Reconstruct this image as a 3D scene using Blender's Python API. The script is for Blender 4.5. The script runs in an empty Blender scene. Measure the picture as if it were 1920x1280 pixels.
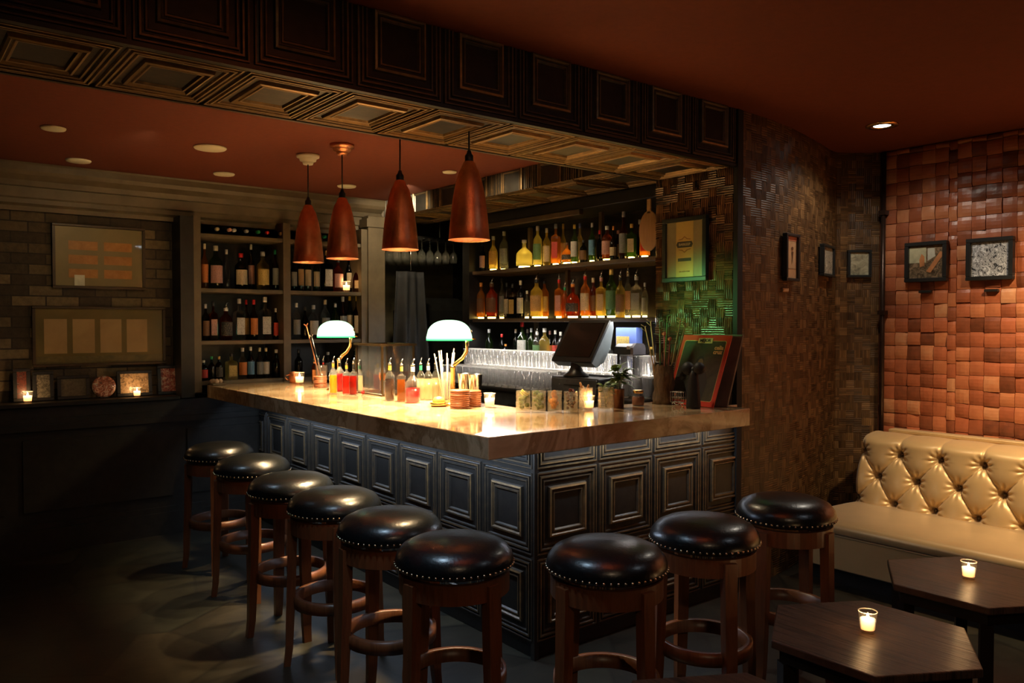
import bpy, bmesh, math, random
from mathutils import Vector, Matrix
random.seed(7)
PI = math.pi
SC = bpy.context.scene
COL = SC.collection

# ------------------------------------------------------------------ camera
F_PX = 1500.0
cam_d = bpy.data.cameras.new('camera')
cam_d.sensor_width = 36.0
cam_d.lens = F_PX * 36.0 / 1920.0
cam_d.clip_start = 0.05
cam = bpy.data.objects.new('camera', cam_d)
COL.objects.link(cam)
CAM = Vector((0, 0, 1.54))
cam.location = CAM
YAW, PITCH = math.radians(38.5), math.radians(-1.3)
cam.rotation_euler = (PI / 2 + PITCH, 0, -YAW)
SC.camera = cam

# ------------------------------------------------------------------ world, exposure
w = bpy.data.worlds.new('world'); SC.world = w; w.use_nodes = True
w.node_tree.nodes['Background'].inputs[0].default_value = (1.0, 0.75, 0.5, 1)
w.node_tree.nodes['Background'].inputs[1].default_value = 0.002
SC.view_settings.view_transform = 'Standard'
SC.view_settings.look = 'None'
SC.view_settings.exposure = 0.3
SC.view_settings.gamma = 1.0
SC.view_settings.use_curve_mapping = False

def lamp(name, kind, loc, power, color, radius=0.05, target=None, angle=None, blend=0.5, size=None, spec=1.0, rot=None):
    d = bpy.data.lights.new(name, kind)
    d.energy = power; d.color = color
    if kind in ('POINT', 'SPOT'): d.shadow_soft_size = radius
    if kind == 'SPOT': d.spot_size = math.radians(angle); d.spot_blend = blend
    if kind == 'AREA':
        d.shape = 'RECTANGLE'; d.size, d.size_y = size
    d.specular_factor = spec
    o = bpy.data.objects.new(name, d); COL.objects.link(o); o.location = loc
    if rot is not None: o.rotation_euler = [math.radians(v) for v in rot]
    if target is not None:
        o.rotation_euler = (Vector(target) - Vector(loc)).to_track_quat('-Z', 'Y').to_euler()
    return o

WARM = (1.0, 0.62, 0.28); AMBER = (1.0, 0.48, 0.16); COOL = (0.62, 0.8, 1.0); WHITE = (1.0, 0.86, 0.66)
PENDANTS = [(2.145, 4.76), (2.18, 4.36), (2.15, 3.64), (2.15, 3.02)]
PEND_RIM = 1.925
for i, (px_, py_) in enumerate(PENDANTS):
    lamp('pendant_light_bulb', 'SPOT', (px_, py_, PEND_RIM + 0.19), (290, 430, 720, 420)[i], (1.0, 0.72, 0.38), 0.03, (px_ + .1, py_, 0), 76, 0.6)
# ceiling downlights of the lounge and the bar, with added unseen fill spots
lamp('lounge_downlight', 'SPOT', (4.83, 2.44, 2.72), 16, (1.0, .9, .75), 0.04, (4.9, 2.3, 0), 150, 0.6, spec=.3)
lamp('sofa_downlight', 'SPOT', (4.55, 1.25, 2.72), 190, (1.0, .72, .42), 0.05, (5.45, 1.35, 1.0), 92, 0.9)
lamp('sofa_downlight', 'SPOT', (4.5, 0.1, 2.72), 130, (1.0, .72, .42), 0.05, (5.45, .4, 1.0), 98, 0.9)
lamp('bar_downlight_or_fill', 'SPOT', (2.45, 3.9, 2.585), 620, (1.0, .75, .42), 0.05, (2.4, 3.85, 1.08), 60, 0.9)
lamp('bar_downlight_or_fill', 'SPOT', (2.4, 5.2, 2.585), 120, (1.0, .72, .38), 0.05, (2.4, 5.2, 1.08), 70, 0.9)
lamp('room_fill_spot', 'SPOT', (0.95, 2.3, 2.72), 46, (.55, .78, 1.0), 0.12, (1.75, 2.5, .6), 60, 0.9)  # unseen cool spot added for sheen on the near stool seats
lamp('room_fill_spot', 'SPOT', (0.85, 4.3, 2.585), 20, (.55, .78, 1.0), 0.12, (1.9, 4.3, .6), 66, 0.9)  # unseen cool spot added for the farther stools of the left row
lamp('room_fill_spot', 'SPOT', (0.2, -0.6, 2.72), 30, (1.0, .7, .42), 0.09, (2.2, 2.6, .8), 80, 0.8)  # unseen warm fill added behind the camera for stool legs and counter front
lamp('room_fill_spot', 'SPOT', (3.0, 0.2, 2.72), 8, (.8, .9, 1.0), 0.09, (3.3, 2.2, .9), 110, 0.8)  # weak unseen fill added for highlights on the right stools
lamp('bar_downlight_or_fill', 'SPOT', (3.0, 3.55, 2.585), 60, (1.0, .8, .5), 0.05, (3.1, 2.95, 1.08), 50, 0.9)
lamp('bar_downlight_or_fill', 'SPOT', (3.15, 4.4, 2.585), 22, (1.0, .74, .42), 0.05, (4.1, 4.5, 1.7), 100, 0.9)  # added fill to brighten the back bar bottles from the front
lamp('bar_downlight_or_fill', 'SPOT', (3.2, 5.3, 2.585), 42, (1.0, .8, .5), 0.05, (3.8, 6.4, 2.0), 90, 0.9)  # added fill to brighten the glass rack and recess wall
lamp('bar_downlight_or_fill', 'SPOT', (1.2, 4.7, 2.585), 13, (1.0, .72, .36), 0.05, (1.3, 6.3, 1.75), 90, 1.0)  # added fill to brighten the brick wall and its pictures
lamp('ceiling_glow_fill', 'SPOT', (1.4, 1.3, 2.3), 110, (1.0, .5, .16), 0.08, (1.42, 1.32, 2.75), 142, 1.0)  # unseen lamp added to put an orange glow on the front ceiling
# strip lights mounted under the overhang of the counter
lamp('under_counter_strip', 'AREA', (2.12, 4.2, 0.975), 11, (.6, .76, 1.0), rot=(0, -38, 0), size=(.03, 3.0))
lamp('under_counter_strip', 'AREA', (3.05, 2.70, 0.975), 2.2, (.75, .85, 1.0), rot=(12, 0, 0), size=(1.3, .02))

# ------------------------------------------------------------------ pixel -> point on a real plane
FW = Vector((math.sin(YAW) * math.cos(PITCH), math.cos(YAW) * math.cos(PITCH), math.sin(PITCH)))
RT = Vector((math.cos(YAW), -math.sin(YAW), 0)); UPV = RT.cross(FW)
def at(px, py, x=None, y=None, z=None):
    d = FW + RT * ((px - 960) / F_PX) - UPV * ((py - 640) / F_PX)
    for i, v in enumerate((x, y, z)):
        if v is not None: t = (v - CAM[i]) / d[i]
    return CAM + d * t
def depth(p): return (Vector(p) - CAM).dot(FW)

# ------------------------------------------------------------------ materials
def nt(name):
    m = bpy.data.materials.new(name); m.use_nodes = True
    n = m.node_tree.nodes; n.clear()
    out = n.new('ShaderNodeOutputMaterial'); return m, n, m.node_tree.links, out
def bsdf(n, l, out, color=(.5, .5, .5), rough=.5, metal=0., **kw):
    b = n.new('ShaderNodeBsdfPrincipled')
    b.inputs['Base Color'].default_value = (*color, 1); b.inputs['Roughness'].default_value = rough
    b.inputs['Metallic'].default_value = metal
    for k, v in kw.items():
        b.inputs[k].default_value = v
    l.new(b.outputs[0], out.inputs[0]); return b
def ramp(n, l, src, stops):
    r = n.new('ShaderNodeValToRGB'); e = r.color_ramp.elements
    while len(e) > 1: e.remove(e[-1])
    e[0].position, e[0].color = stops[0][0], (*stops[0][1], 1)
    for p, c in stops[1:]:
        x = e.new(p); x.color = (*c, 1)
    l.new(src, r.inputs[0]); return r.outputs[0]
def noise(n, l, scale, detail=4, rough=.6, coord='Object', sc=(1, 1, 1), kind='ShaderNodeTexNoise', rot=(0, 0, 0)):
    tc = n.new('ShaderNodeTexCoord'); mp = n.new('ShaderNodeMapping'); mp.inputs['Scale'].default_value = sc
    mp.inputs['Rotation'].default_value = rot
    l.new(tc.outputs[coord], mp.inputs[0]); t = n.new(kind)
    l.new(mp.outputs[0], t.inputs['Vector']); t.inputs['Scale'].default_value = scale
    if kind == 'ShaderNodeTexNoise':
        t.inputs['Detail'].default_value = detail; t.inputs['Roughness'].default_value = rough
    return t
def bump(n, l, b, src, strength=.3, dist=.01):
    bp = n.new('ShaderNodeBump'); bp.inputs['Strength'].default_value = strength; bp.inputs['Distance'].default_value = dist
    l.new(src, bp.inputs['Height']); l.new(bp.outputs[0], b.inputs['Normal'])
MATS = {}
def mat(name, color, rough=.5, metal=0., vary=.25, nscale=12., bmp=.0, **kw):
    if name in MATS: return MATS[name]
    m, n, l, out = nt(name); b = bsdf(n, l, out, color, rough, metal, **kw)
    t = noise(n, l, nscale)
    lo = tuple(c * (1 - vary) for c in color); hi = tuple(min(1, c * (1 + vary)) for c in color)
    l.new(ramp(n, l, t.outputs[0], [(.3, lo), (.7, hi)]), b.inputs['Base Color'])
    if bmp: bump(n, l, b, t.outputs[0], bmp)
    MATS[name] = m; return m
def emit(name, color, s):
    if name in MATS: return MATS[name]
    m, n, l, out = nt(name); e = n.new('ShaderNodeEmission'); e.inputs[0].default_value = (*color, 1)
    e.inputs[1].default_value = s; l.new(e.outputs[0], out.inputs[0]); MATS[name] = m; return m
def glassy(name, color, clear=.5, gloss=.06, tl=1.0):
    """thin coloured glass: part see-through, part glowing when lit from behind, glossy skin"""
    if name in MATS: return MATS[name]
    m, n, l, out = nt(name)
    tr = n.new('ShaderNodeBsdfTransparent'); tr.inputs[0].default_value = (*[c ** .6 for c in color], 1)
    ts = n.new('ShaderNodeBsdfTranslucent'); ts.inputs[0].default_value = (*[c * tl for c in color], 1)
    gl = n.new('ShaderNodeBsdfGlossy'); gl.inputs['Roughness'].default_value = gloss
    lw = n.new('ShaderNodeLayerWeight'); pw = n.new('ShaderNodeMath'); pw.operation = 'POWER'; pw.inputs[1].default_value = 4
    l.new(lw.outputs['Facing'], pw.inputs[0]); fr = n.new('ShaderNodeMath'); fr.operation = 'MULTIPLY_ADD'; fr.inputs[1].default_value = .9; fr.inputs[2].default_value = .05
    l.new(pw.outputs[0], fr.inputs[0])
    a = n.new('ShaderNodeMixShader'); a.inputs[0].default_value = clear
    l.new(ts.outputs[0], a.inputs[1]); l.new(tr.outputs[0], a.inputs[2])
    c = n.new('ShaderNodeMixShader'); l.new(fr.outputs[0], c.inputs[0]); l.new(a.outputs[0], c.inputs[1]); l.new(gl.outputs[0], c.inputs[2])
    l.new(c.outputs[0], out.inputs[0]); MATS[name] = m; return m
def attr_mat(name, stops, rough=.5, metal=0., bscale=60, bstr=.2, mixn=.35, **kw):
    """colour from the per-face value 'v' mixed with noise"""
    m, n, l, out = nt(name); b = bsdf(n, l, out, (1, 1, 1), rough, metal, **kw)
    at_ = n.new('ShaderNodeAttribute'); at_.attribute_name = 'v'
    t = noise(n, l, bscale, 5)
    ma = n.new('ShaderNodeMath'); ma.operation = 'MULTIPLY_ADD'; ma.inputs[1].default_value = mixn
    l.new(t.outputs[0], ma.inputs[0])
    sb = n.new('ShaderNodeMath'); sb.operation = 'SUBTRACT'; sb.inputs[1].default_value = mixn / 2
    l.new(at_.outputs['Fac'], sb.inputs[0]); l.new(sb.outputs[0], ma.inputs[2])
    l.new(ramp(n, l, ma.outputs[0], stops), b.inputs['Base Color'])
    if bstr: bump(n, l, b, t.outputs[0], bstr, .004)
    return m

M_TIN = attr_mat('pressed_tin_black_gold', [(.0, (.018, .017, .015)), (.35, (.035, .03, .024)), (.75, (.15, .095, .042)), (1.0, (.34, .21, .08))], .38, .35, 25, .15, .6)
M_WEAVE = attr_mat('lacquered_bamboo', [(0, (.035, .017, .006)), (.5, (.10, .05, .018)), (1, (.24, .125, .045))], .42, 0, 30, .2, .3)
M_WEAVE2 = attr_mat('glossy_bamboo', [(0, (.03, .015, .006)), (.5, (.085, .042, .015)), (1, (.18, .095, .035))], .24, 0, 30, .2, .3, **{'Coat Weight': .7, 'Coat Roughness': .22})
M_BLOCK = attr_mat('red_wood_shingle', [(0, (.09, .03, .014)), (.25, (.24, .07, .03)), (.55, (.42, .12, .05)), (.8, (.52, .19, .08)), (1, (.60, .30, .15))], .36, 0, 22, .5, .35)
M_DARK = mat('black_painted_wood', (.012, .011, .010), .45, vary=.4)
M_DARKW = mat('dark_stained_panel', (.022, .018, .013), .4, vary=.3, nscale=20)
M_TRIM = mat('olive_brown_trim', (.12, .092, .055), .5, vary=.25, nscale=6)
M_CEIL = mat('dark_red_ceiling_paint', (.14, .027, .008), .85, vary=.08, nscale=30, bmp=.05)
M_PLATE = mat('cream_ceiling_plate', (.88, .82, .6), .5, vary=.03)
M_BRASS = mat('brass', (.8, .5, .18), .25, 1., vary=.1)
M_CHROME = mat('steel', (.65, .65, .66), .2, 1., vary=.05)
M_LEATHER = mat('black_leather', (.006, .007, .008), .3, vary=.3, nscale=90, bmp=.12, **{'Coat Weight': .3, 'Coat Roughness': .2})
M_NAIL = mat('nailhead', (.75, .62, .42), .25, 1., vary=.1)
M_CHERRY = None
M_CORK = mat('cork', (.5, .3, .14), .8)
M_BLACKPL = mat('black_plastic', (.02, .021, .023), .35, vary=.1)
M_GREYPL = mat('grey_plastic', (.22, .26, .27), .4, vary=.1)
M_WAX = None

def wood(name, c1, c2, rough=.4, scale=(1, 14, 14), s=3, bs=.15, bd=.004, coat=0.):
    if name in MATS: return MATS[name]
    m, n, l, out = nt(name); b = bsdf(n, l, out, c1, rough, 0, **{'Coat Weight': coat, 'Coat Roughness': .25})
    t = noise(n, l, s, 8, .65, sc=scale)
    l.new(ramp(n, l, t.outputs[0], [(.35, c1), (.5, c2), (.62, c1), (.75, c2)]), b.inputs['Base Color'])
    bump(n, l, b, t.outputs[0], bs, bd); MATS[name] = m; return m
M_CHERRY = wood('cherry_stool_wood', (.13, .045, .018), (.19, .068, .026), .35, (12, 12, 1), 3)
M_TABLE = wood('dark_oak_table', (.022, .013, .009), (.11, .065, .042), .34, (16, .9, 1), 3.0, 1., .01)
M_COPPER = None
def copper():
    m, n, l, out = nt('hammered_copper'); b = bsdf(n, l, out, (.62, .2, .09), .42, 1.)
    t = noise(n, l, 9, 6)
    l.new(ramp(n, l, t.outputs[0], [(.3, (.55, .2, .09)), (.55, (.82, .34, .17)), (.75, (.95, .48, .26))]), b.inputs['Base Color'])
    v = noise(n, l, 130, kind='ShaderNodeTexVoronoi'); bump(n, l, b, v.outputs[0], .2, .002); return m
M_COPPER = copper()
def marble():
    m, n, l, out = nt('polished_brown_marble'); b = bsdf(n, l, out, (.4, .28, .16), .1, 0, **{'Coat Weight': .4, 'Coat Roughness': .05})
    t = noise(n, l, 2.2, 8, .62); t.inputs['Distortion'].default_value = 1.6
    l.new(ramp(n, l, t.outputs[0], [(.3, (.24, .14, .075)), (.42, (.46, .31, .175)), (.5, (.32, .2, .10)), (.56, (.56, .4, .24)), (.72, (.4, .26, .145))]), b.inputs['Base Color'])
    return m
M_MARBLE = marble()
def satin():
    m, n, l, out = nt('gold_satin'); b = bsdf(n, l, out, (.5, .35, .16), .38, .25, **{'Sheen Weight': .3})
    t = noise(n, l, 160, 2); bump(n, l, b, t.outputs[0], .08, .001)
    l.new(ramp(n, l, noise(n, l, 3).outputs[0], [(.3, (.55, .37, .16)), (.7, (.66, .46, .21))]), b.inputs['Base Color'])
    return m
M_SATIN = satin()
def bricks():
    m, n, l, out = nt('painted_old_brick'); b = bsdf(n, l, out, (.1, .07, .04), .75)
    tc = n.new('ShaderNodeTexCoord'); mp = n.new('ShaderNodeMapping'); mp.inputs['Rotation'].default_value = (PI / 2, 0, 0)
    l.new(tc.outputs['Object'], mp.inputs[0])
    br = n.new('ShaderNodeTexBrick'); l.new(mp.outputs[0], br.inputs['Vector'])
    br.inputs['Scale'].default_value = 1.0; br.inputs['Brick Width'].default_value = .205; br.inputs['Row Height'].default_value = .072
    br.inputs['Mortar Size'].default_value = .005; br.inputs['Color1'].default_value = (.05, .034, .018, 1)
    br.inputs['Color2'].default_value = (.27, .2, .1, 1); br.inputs['Mortar'].default_value = (.03, .022, .014, 1); br.inputs['Bias'].default_value = -.35
    t = noise(n, l, 25, 5); mx = n.new('ShaderNodeMixRGB'); mx.blend_type = 'MULTIPLY'; mx.inputs[0].default_value = .6
    l.new(br.outputs[0], mx.inputs[1]); l.new(ramp(n, l, t.outputs[0], [(.3, (.4, .4, .4)), (.7, (1.2, 1.2, 1.2))]), mx.inputs[2]); l.new(mx.outputs[0], b.inputs['Base Color'])
    iv = n.new('ShaderNodeMath'); iv.operation = 'MULTIPLY_ADD'; iv.inputs[1].default_value = -1; l.new(br.outputs['Fac'], iv.inputs[0]); l.new(t.outputs[0], iv.inputs[2])
    bump(n, l, b, iv.outputs[0], .6, .012); return m
M_BRICK = bricks()
def slate():
    m, n, l, out = nt('slate_flagstone'); b = bsdf(n, l, out, (.1, .08, .05), .42)
    v = noise(n, l, 2.0, kind='ShaderNodeTexVoronoi'); v2 = noise(n, l, 2.0, kind='ShaderNodeTexVoronoi'); v2.feature = 'DISTANCE_TO_EDGE'
    c = ramp(n, l, v.outputs['Color'], [(.15, (.02, .016, .010)), (.4, (.03, .024, .014)), (.6, (.024, .024, .016)), (.78, (.04, .035, .02)), (.95, (.055, .04, .022))])
    g = ramp(n, l, v2.outputs[0], [(.0, (.6, .6, .6)), (.012, (.6, .6, .6)), (.02, (1, 1, 1))])
    t = noise(n, l, 7, 8); g2 = ramp(n, l, t.outputs[0], [(.3, (.55, .55, .55)), (.7, (1.2, 1.2, 1.2))])
    mx = n.new('ShaderNodeMixRGB'); mx.blend_type = 'MULTIPLY'; mx.inputs[0].default_value = 1; l.new(c, mx.inputs[1]); l.new(g, mx.inputs[2])
    my = n.new('ShaderNodeMixRGB'); my.blend_type = 'MULTIPLY'; my.inputs[0].default_value = 1; l.new(mx.outputs[0], my.inputs[1]); l.new(g2, my.inputs[2])
    l.new(my.outputs[0], b.inputs['Base Color']); bump(n, l, b, t.outputs[0], .25, .01); return m
M_FLOOR = slate()
def wax():
    m, n, l, out = nt('lit_candle_wax'); b = bsdf(n, l, out, (1, .8, .5), .5)
    tc = n.new('ShaderNodeTexCoord'); sp = n.new('ShaderNodeSeparateXYZ'); l.new(tc.outputs['Generated'], sp.inputs[0])
    l.new(ramp(n, l, sp.outputs[2], [(0, (.9, .36, .1)), (.45, (1, .55, .2)), (1, (1, .8, .45))]), b.inputs['Emission Color'])
    b.inputs['Emission Strength'].default_value = 2.2; return m
M_WAX = wax()
M_FLAME = emit('candle_flame', (1, .72, .34), 30)
M_GLASS = glassy('clear_glass', (.97, .97, .97), .985, .03)
M_TUMBLER = glassy('clear_tumbler_glass', (.95, .93, .9), .93, .06)
def art(name, stops, scale=6, sc=(1, 1, 1), dist=2., rough=.35, coat=.0, detail=5):
    if name in MATS: return MATS[name]
    m, n, l, out = nt(name); b = bsdf(n, l, out, (1, 1, 1), rough, 0, **{'Coat Weight': coat, 'Coat Roughness': .03})
    t = noise(n, l, scale, detail, .6, sc=sc); t.inputs['Distortion'].default_value = dist
    l.new(ramp(n, l, t.outputs[0], stops), b.inputs['Base Color']); MATS[name] = m; return m

# ------------------------------------------------------------------ mesh builder
class MB:
    def __init__(s): s.v = []; s.f = []; s.m = []; s.a = []; s.sm = []
    def add(s, vs, fs, mi=0, val=0., smooth=False):
        k = len(s.v); s.v.extend([tuple(p) for p in vs])
        for f in fs:
            s.f.append(tuple(i + k for i in f)); s.m.append(mi); s.a.append(val); s.sm.append(smooth)
        return s
    def box(s, a, b, mi=0, val=0., bev=0.):
        (x0, y0, z0), (x1, y1, z1) = a, b
        if bev:
            e = min(bev, abs(x1 - x0) / 3, abs(y1 - y0) / 3, abs(z1 - z0) / 3)
            def ring(z, i): return [(x0 + i, y0 + i, z), (x1 - i, y0 + i, z), (x1 - i, y1 - i, z), (x0 + i, y1 - i, z)]
            vs = ring(z0, e) + ring(z0 + e, 0) + ring(z1 - e, 0) + ring(z1, e)
            fs = [(3, 2, 1, 0), (12, 13, 14, 15)]
            for r in range(3):
                for i in range(4):
                    j = (i + 1) % 4; fs.append((r * 4 + i, r * 4 + j, r * 4 + 4 + j, r * 4 + 4 + i))
            return s.add(vs, fs, mi, val)
        vs = [(x0, y0, z0), (x1, y0, z0), (x1, y1, z0), (x0, y1, z0), (x0, y0, z1), (x1, y0, z1), (x1, y1, z1), (x0, y1, z1)]
        return s.add(vs, [(3, 2, 1, 0), (4, 5, 6, 7), (0, 1, 5, 4), (1, 2, 6, 5), (2, 3, 7, 6), (3, 0, 4, 7)], mi, val)
    def lathe(s, prof, c=(0, 0, 0), seg=24, mi=0, val=0., smooth=True, sx=1., sy=1., a0=0., a1=2 * PI, cap=False):
        full = abs(a1 - a0 - 2 * PI) < 1e-6; n = seg if full else seg + 1; vs = []
        for r, z in prof:
            for i in range(n):
                t = a0 + (a1 - a0) * i / seg
                vs.append((c[0] + r * math.cos(t) * sx, c[1] + r * math.sin(t) * sy, c[2] + z))
        fs = []
        for k in range(len(prof) - 1):
            for i in range(seg):
                j = (i + 1) % n
                fs.append((k * n + i, k * n + j, (k + 1) * n + j, (k + 1) * n + i))
        if cap:
            fs.append(tuple(range(n - 1, -1, -1))); fs.append(tuple((len(prof) - 1) * n + i for i in range(n)))
        return s.add(vs, fs, mi, val, smooth)
    def tube(s, pts, r, seg=8, mi=0, val=0., smooth=True, flat=1.):
        pts = [Vector(p) for p in pts]; rs = r if isinstance(r, (list, tuple)) else [r] * len(pts); vs = []
        for i, p in enumerate(pts):
            d = (pts[min(i + 1, len(pts) - 1)] - pts[max(i - 1, 0)]).normalized()
            u = d.cross(Vector((0, 0, 1)));
            if u.length < .05: u = d.cross(Vector((0, 1, 0)))
            u.normalize(); v = d.cross(u)
            for k in range(seg):
                t = 2 * PI * k / seg; vs.append(p + u * math.cos(t) * rs[i] + v * math.sin(t) * rs[i] * flat)
        fs = [(i * seg + k, i * seg + (k + 1) % seg, (i + 1) * seg + (k + 1) % seg, (i + 1) * seg + k) for i in range(len(pts) - 1) for k in range(seg)]
        fs += [tuple(range(seg - 1, -1, -1)), tuple((len(pts) - 1) * seg + k for k in range(seg))]
        return s.add(vs, fs, mi, val, smooth)
    def ball(s, c, r, mi=0, val=0., seg=10, sz=1.):
        pr = [(r * math.sin(PI * k / 8), -r * sz * math.cos(PI * k / 8)) for k in range(9)]
        return s.lathe(pr, c, seg, mi, val)
    def prism(s, pts, z0, z1, mi=0, val=0.):
        n = len(pts); vs = [(x, y, z0) for x, y in pts] + [(x, y, z1) for x, y in pts]
        fs = [tuple(range(n - 1, -1, -1)), tuple(range(n, 2 * n))] + [(i, (i + 1) % n, n + (i + 1) % n, n + i) for i in range(n)]
        return s.add(vs, fs, mi, val)
    def panel(s, x0, z0, x1, z1, y, mi=0, val=0.):          # upright sheet facing -Y
        return s.add([(x0, y, z0), (x1, y, z0), (x1, y, z1), (x0, y, z1)], [(0, 1, 2, 3)], mi, val)
    def poly(s, pts, y, mi=0):                               # upright polygon facing -Y
        return s.add([(x, y, z) for x, z in pts], [tuple(range(len(pts)))], mi)
    def build(s, name, mats, parent=None, loc=None, rot=None, clip=None, **tags):
        me = bpy.data.meshes.new(name); me.from_pydata(s.v, [], s.f)
        if not isinstance(mats, (list, tuple)): mats = [mats]
        for m in mats: me.materials.append(m)
        me.polygons.foreach_set('material_index', s.m); me.polygons.foreach_set('use_smooth', s.sm)
        at_ = me.attributes.new('v', 'FLOAT', 'FACE'); at_.data.foreach_set('value', s.a)
        me.validate(); me.update()
        if clip:
            bm = bmesh.new(); bm.from_mesh(me)
            for co, no in clip:
                bmesh.ops.bisect_plane(bm, geom=bm.verts[:] + bm.edges[:] + bm.faces[:], plane_co=co, plane_no=no, clear_outer=True)
            bm.to_mesh(me); bm.free()
        o = bpy.data.objects.new(name, me); COL.objects.link(o)
        if parent: o.parent = parent
        if loc: o.location = loc
        if rot is not None: o.rotation_euler = rot
        for k, v in tags.items(): o[k] = v
        return o
def thing(name, label, cat, loc=(0, 0, 0), rz=0., group=None, rot=None):
    o = bpy.data.objects.new(name, None); COL.objects.link(o); o.location = loc
    o.rotation_euler = rot if rot else (0, 0, rz); o.empty_display_size = .05
    o['label'] = label; o['category'] = cat
    if group: o['group'] = group
    return o
def dup(root, loc, rz, label, group=None, scale=None):
    r = root.copy(); COL.objects.link(r); r.location = loc; r.rotation_euler = (0, 0, rz); r['label'] = label
    if group: r['group'] = group
    if scale: r.scale = scale
    for ch in list(root.children):
        c = ch.copy(); COL.objects.link(c); c.parent = r
        for g in ch.children:
            d = g.copy(); COL.objects.link(d); d.parent = c
    return r
def struct(mb, name, mats, **k): return mb.build(name, mats, kind='structure', **k)
def text(s, size, m, parent, M, name='lettering', align='CENTER', ext=.0006, sx=1., bold=0.):
    c = bpy.data.curves.new(name, 'FONT'); c.body = s; c.size = size; c.align_x = align; c.align_y = 'CENTER'; c.extrude = ext; c.offset = bold
    c.resolution_u = 3
    t = bpy.data.objects.new(name, c); COL.objects.link(t); bpy.context.view_layer.update()
    me = bpy.data.meshes.new_from_object(t.evaluated_get(bpy.context.evaluated_depsgraph_get()))
    bpy.data.objects.remove(t); me.name = name; me.materials.clear(); me.materials.append(m)
    o = bpy.data.objects.new(name, me); COL.objects.link(o); o.parent = parent
    o.matrix_local = M @ Matrix.Diagonal((sx, 1, 1, 1)); return o
UPRIGHT = Matrix.Rotation(PI / 2, 4, 'X')                     # text standing up, facing -Y
def ordn(i): return ['first', 'second', 'third', 'fourth', 'fifth', 'sixth', 'seventh', 'eighth', 'ninth', 'tenth', 'eleventh', 'twelfth', 'thirteenth', 'fourteenth', 'fifteenth', 'sixteenth', 'seventeenth', 'eighteenth', 'nineteenth', 'twentieth', 'twentyfirst', 'twentysecond', 'twentythird', 'twentyfourth', 'twentyfifth'][i]

# ------------------------------------------------------------------ room shell
H = 2.75; HI = 2.60; YB = 2.77; YB2 = 3.365; XP = 3.83; XR = 5.60
XL, YF = -2.6, -2.6
struct(MB().box((XL, YF, -.1), (6.2, 7.2, 0)), 'floor', M_FLOOR)
struct(MB().box((XL, YF, H), (6.2, YB2, H + .08)), 'ceiling', M_CEIL)
struct(MB().box((XL, YB2 - .3, HI), (4.6, 7.2, HI + .08)), 'ceiling', M_CEIL)
struct(MB().box((XL - .1, YF, 0), (XL, 7.2, 2.8)), 'wall_left', M_DARKW)
struct(MB().box((XL, YF - .1, 0), (6.2, YF, 2.8)), 'wall_front', M_DARKW)

RINGS = [(0, 0), (.018, 0), (.026, .006), (.04, .006), (.05, .0), (.062, .001), (.07, .007), (.088, .007), (.1, .0), (.112, .0), (.12, .005), (.135, .005), (.145, 0), (.2, .0), (.21, .008), (.232, .01), (.25, .003), (.262, .003), (.27, .007), (.285, .007), (.3, .001)]
def tile(mb, O, U, V, N, w, h, tone=0.):
    O, U, V, N = map(Vector, (O, U, V, N)); vs = []
    for t, d in RINGS:
        for a, b in ((t, t), (1 - t, t), (1 - t, 1 - t), (t, 1 - t)):
            vs.append(O + U * (a * w) + V * (b * h) + N * d * 1.5)
    k = len(mb.v); mb.v.extend([tuple(p) for p in vs])
    for r in range(len(RINGS) - 1):
        hh = (RINGS[r][1] + RINGS[r + 1][1]) / 2
        val = (.12 + hh / .008 * .62) + tone + random.uniform(-.08, .08)
        for i in range(4):
            j = (i + 1) % 4
            mb.f.append((k + r * 4 + i, k + r * 4 + j, k + r * 4 + 4 + j, k + r * 4 + 4 + i)); mb.m.append(0); mb.a.append(val); mb.sm.append(False)
    n = k + (len(RINGS) - 1) * 4
    mb.f.append((n, n + 1, n + 2, n + 3)); mb.m.append(0); mb.a.append(.1 + tone * .6); mb.sm.append(False)
# beam along X (front face, soffit, inner face)
T = .3965; S0 = 3.817
b = MB().box((XL, YB + .012, 2.436), (XP, YB2 - .012, H))
k = 0
while S0 - (k + 1) * T > XL:
    x = S0 - (k + 1) * T
    tile(b, (x, YB, 2.435), (1, 0, 0), (0, 0, 1), (0, -1, 0), T, T)
    tile(b, (x, YB + .02, 2.435), (1, 0, 0), (0, 1, 0), (0, 0, -1), T, YB2 - YB - .04, .4)  # soffit tiles coloured more golden, painting in light from below
    k += 1
b.box((XL, YB - .012, 2.424), (XP, YB + .02, 2.44), val=.15)
b.box((XL, YB2 - .022, 2.424), (XP, YB2, HI), val=.35)
struct(b, 'trim_1', M_TIN, clip=[((0, 0, H - .002), (0, 0, 1))])
# inner beam along Y over the back bar
XB0, XB1 = 3.47, 4.02
b = MB().box((XB0 + .012, YB2, 2.462), (XB1 - .01, 6.3, HI))
y = YB2
while y < 6.2:
    tile(b, (XB0, y + T, 2.3), (0, -1, 0), (0, 0, 1), (-1, 0, 0), T, T)
    tile(b, (XB0 + .01, y + T, 2.46), (0, -1, 0), (1, 0, 0), (0, 0, -1), T, XB1 - XB0 - .02, .4)  # gold tone raised here too, light on the soffit put into the colour
    y += T
struct(b, 'trim_2', M_TIN, clip=[((0, 6.3, 0), (0, 1, 0)), ((0, 0, HI - .002), (0, 0, 1)), ((0, 0, 2.452), (0, 0, -1))])

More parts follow.
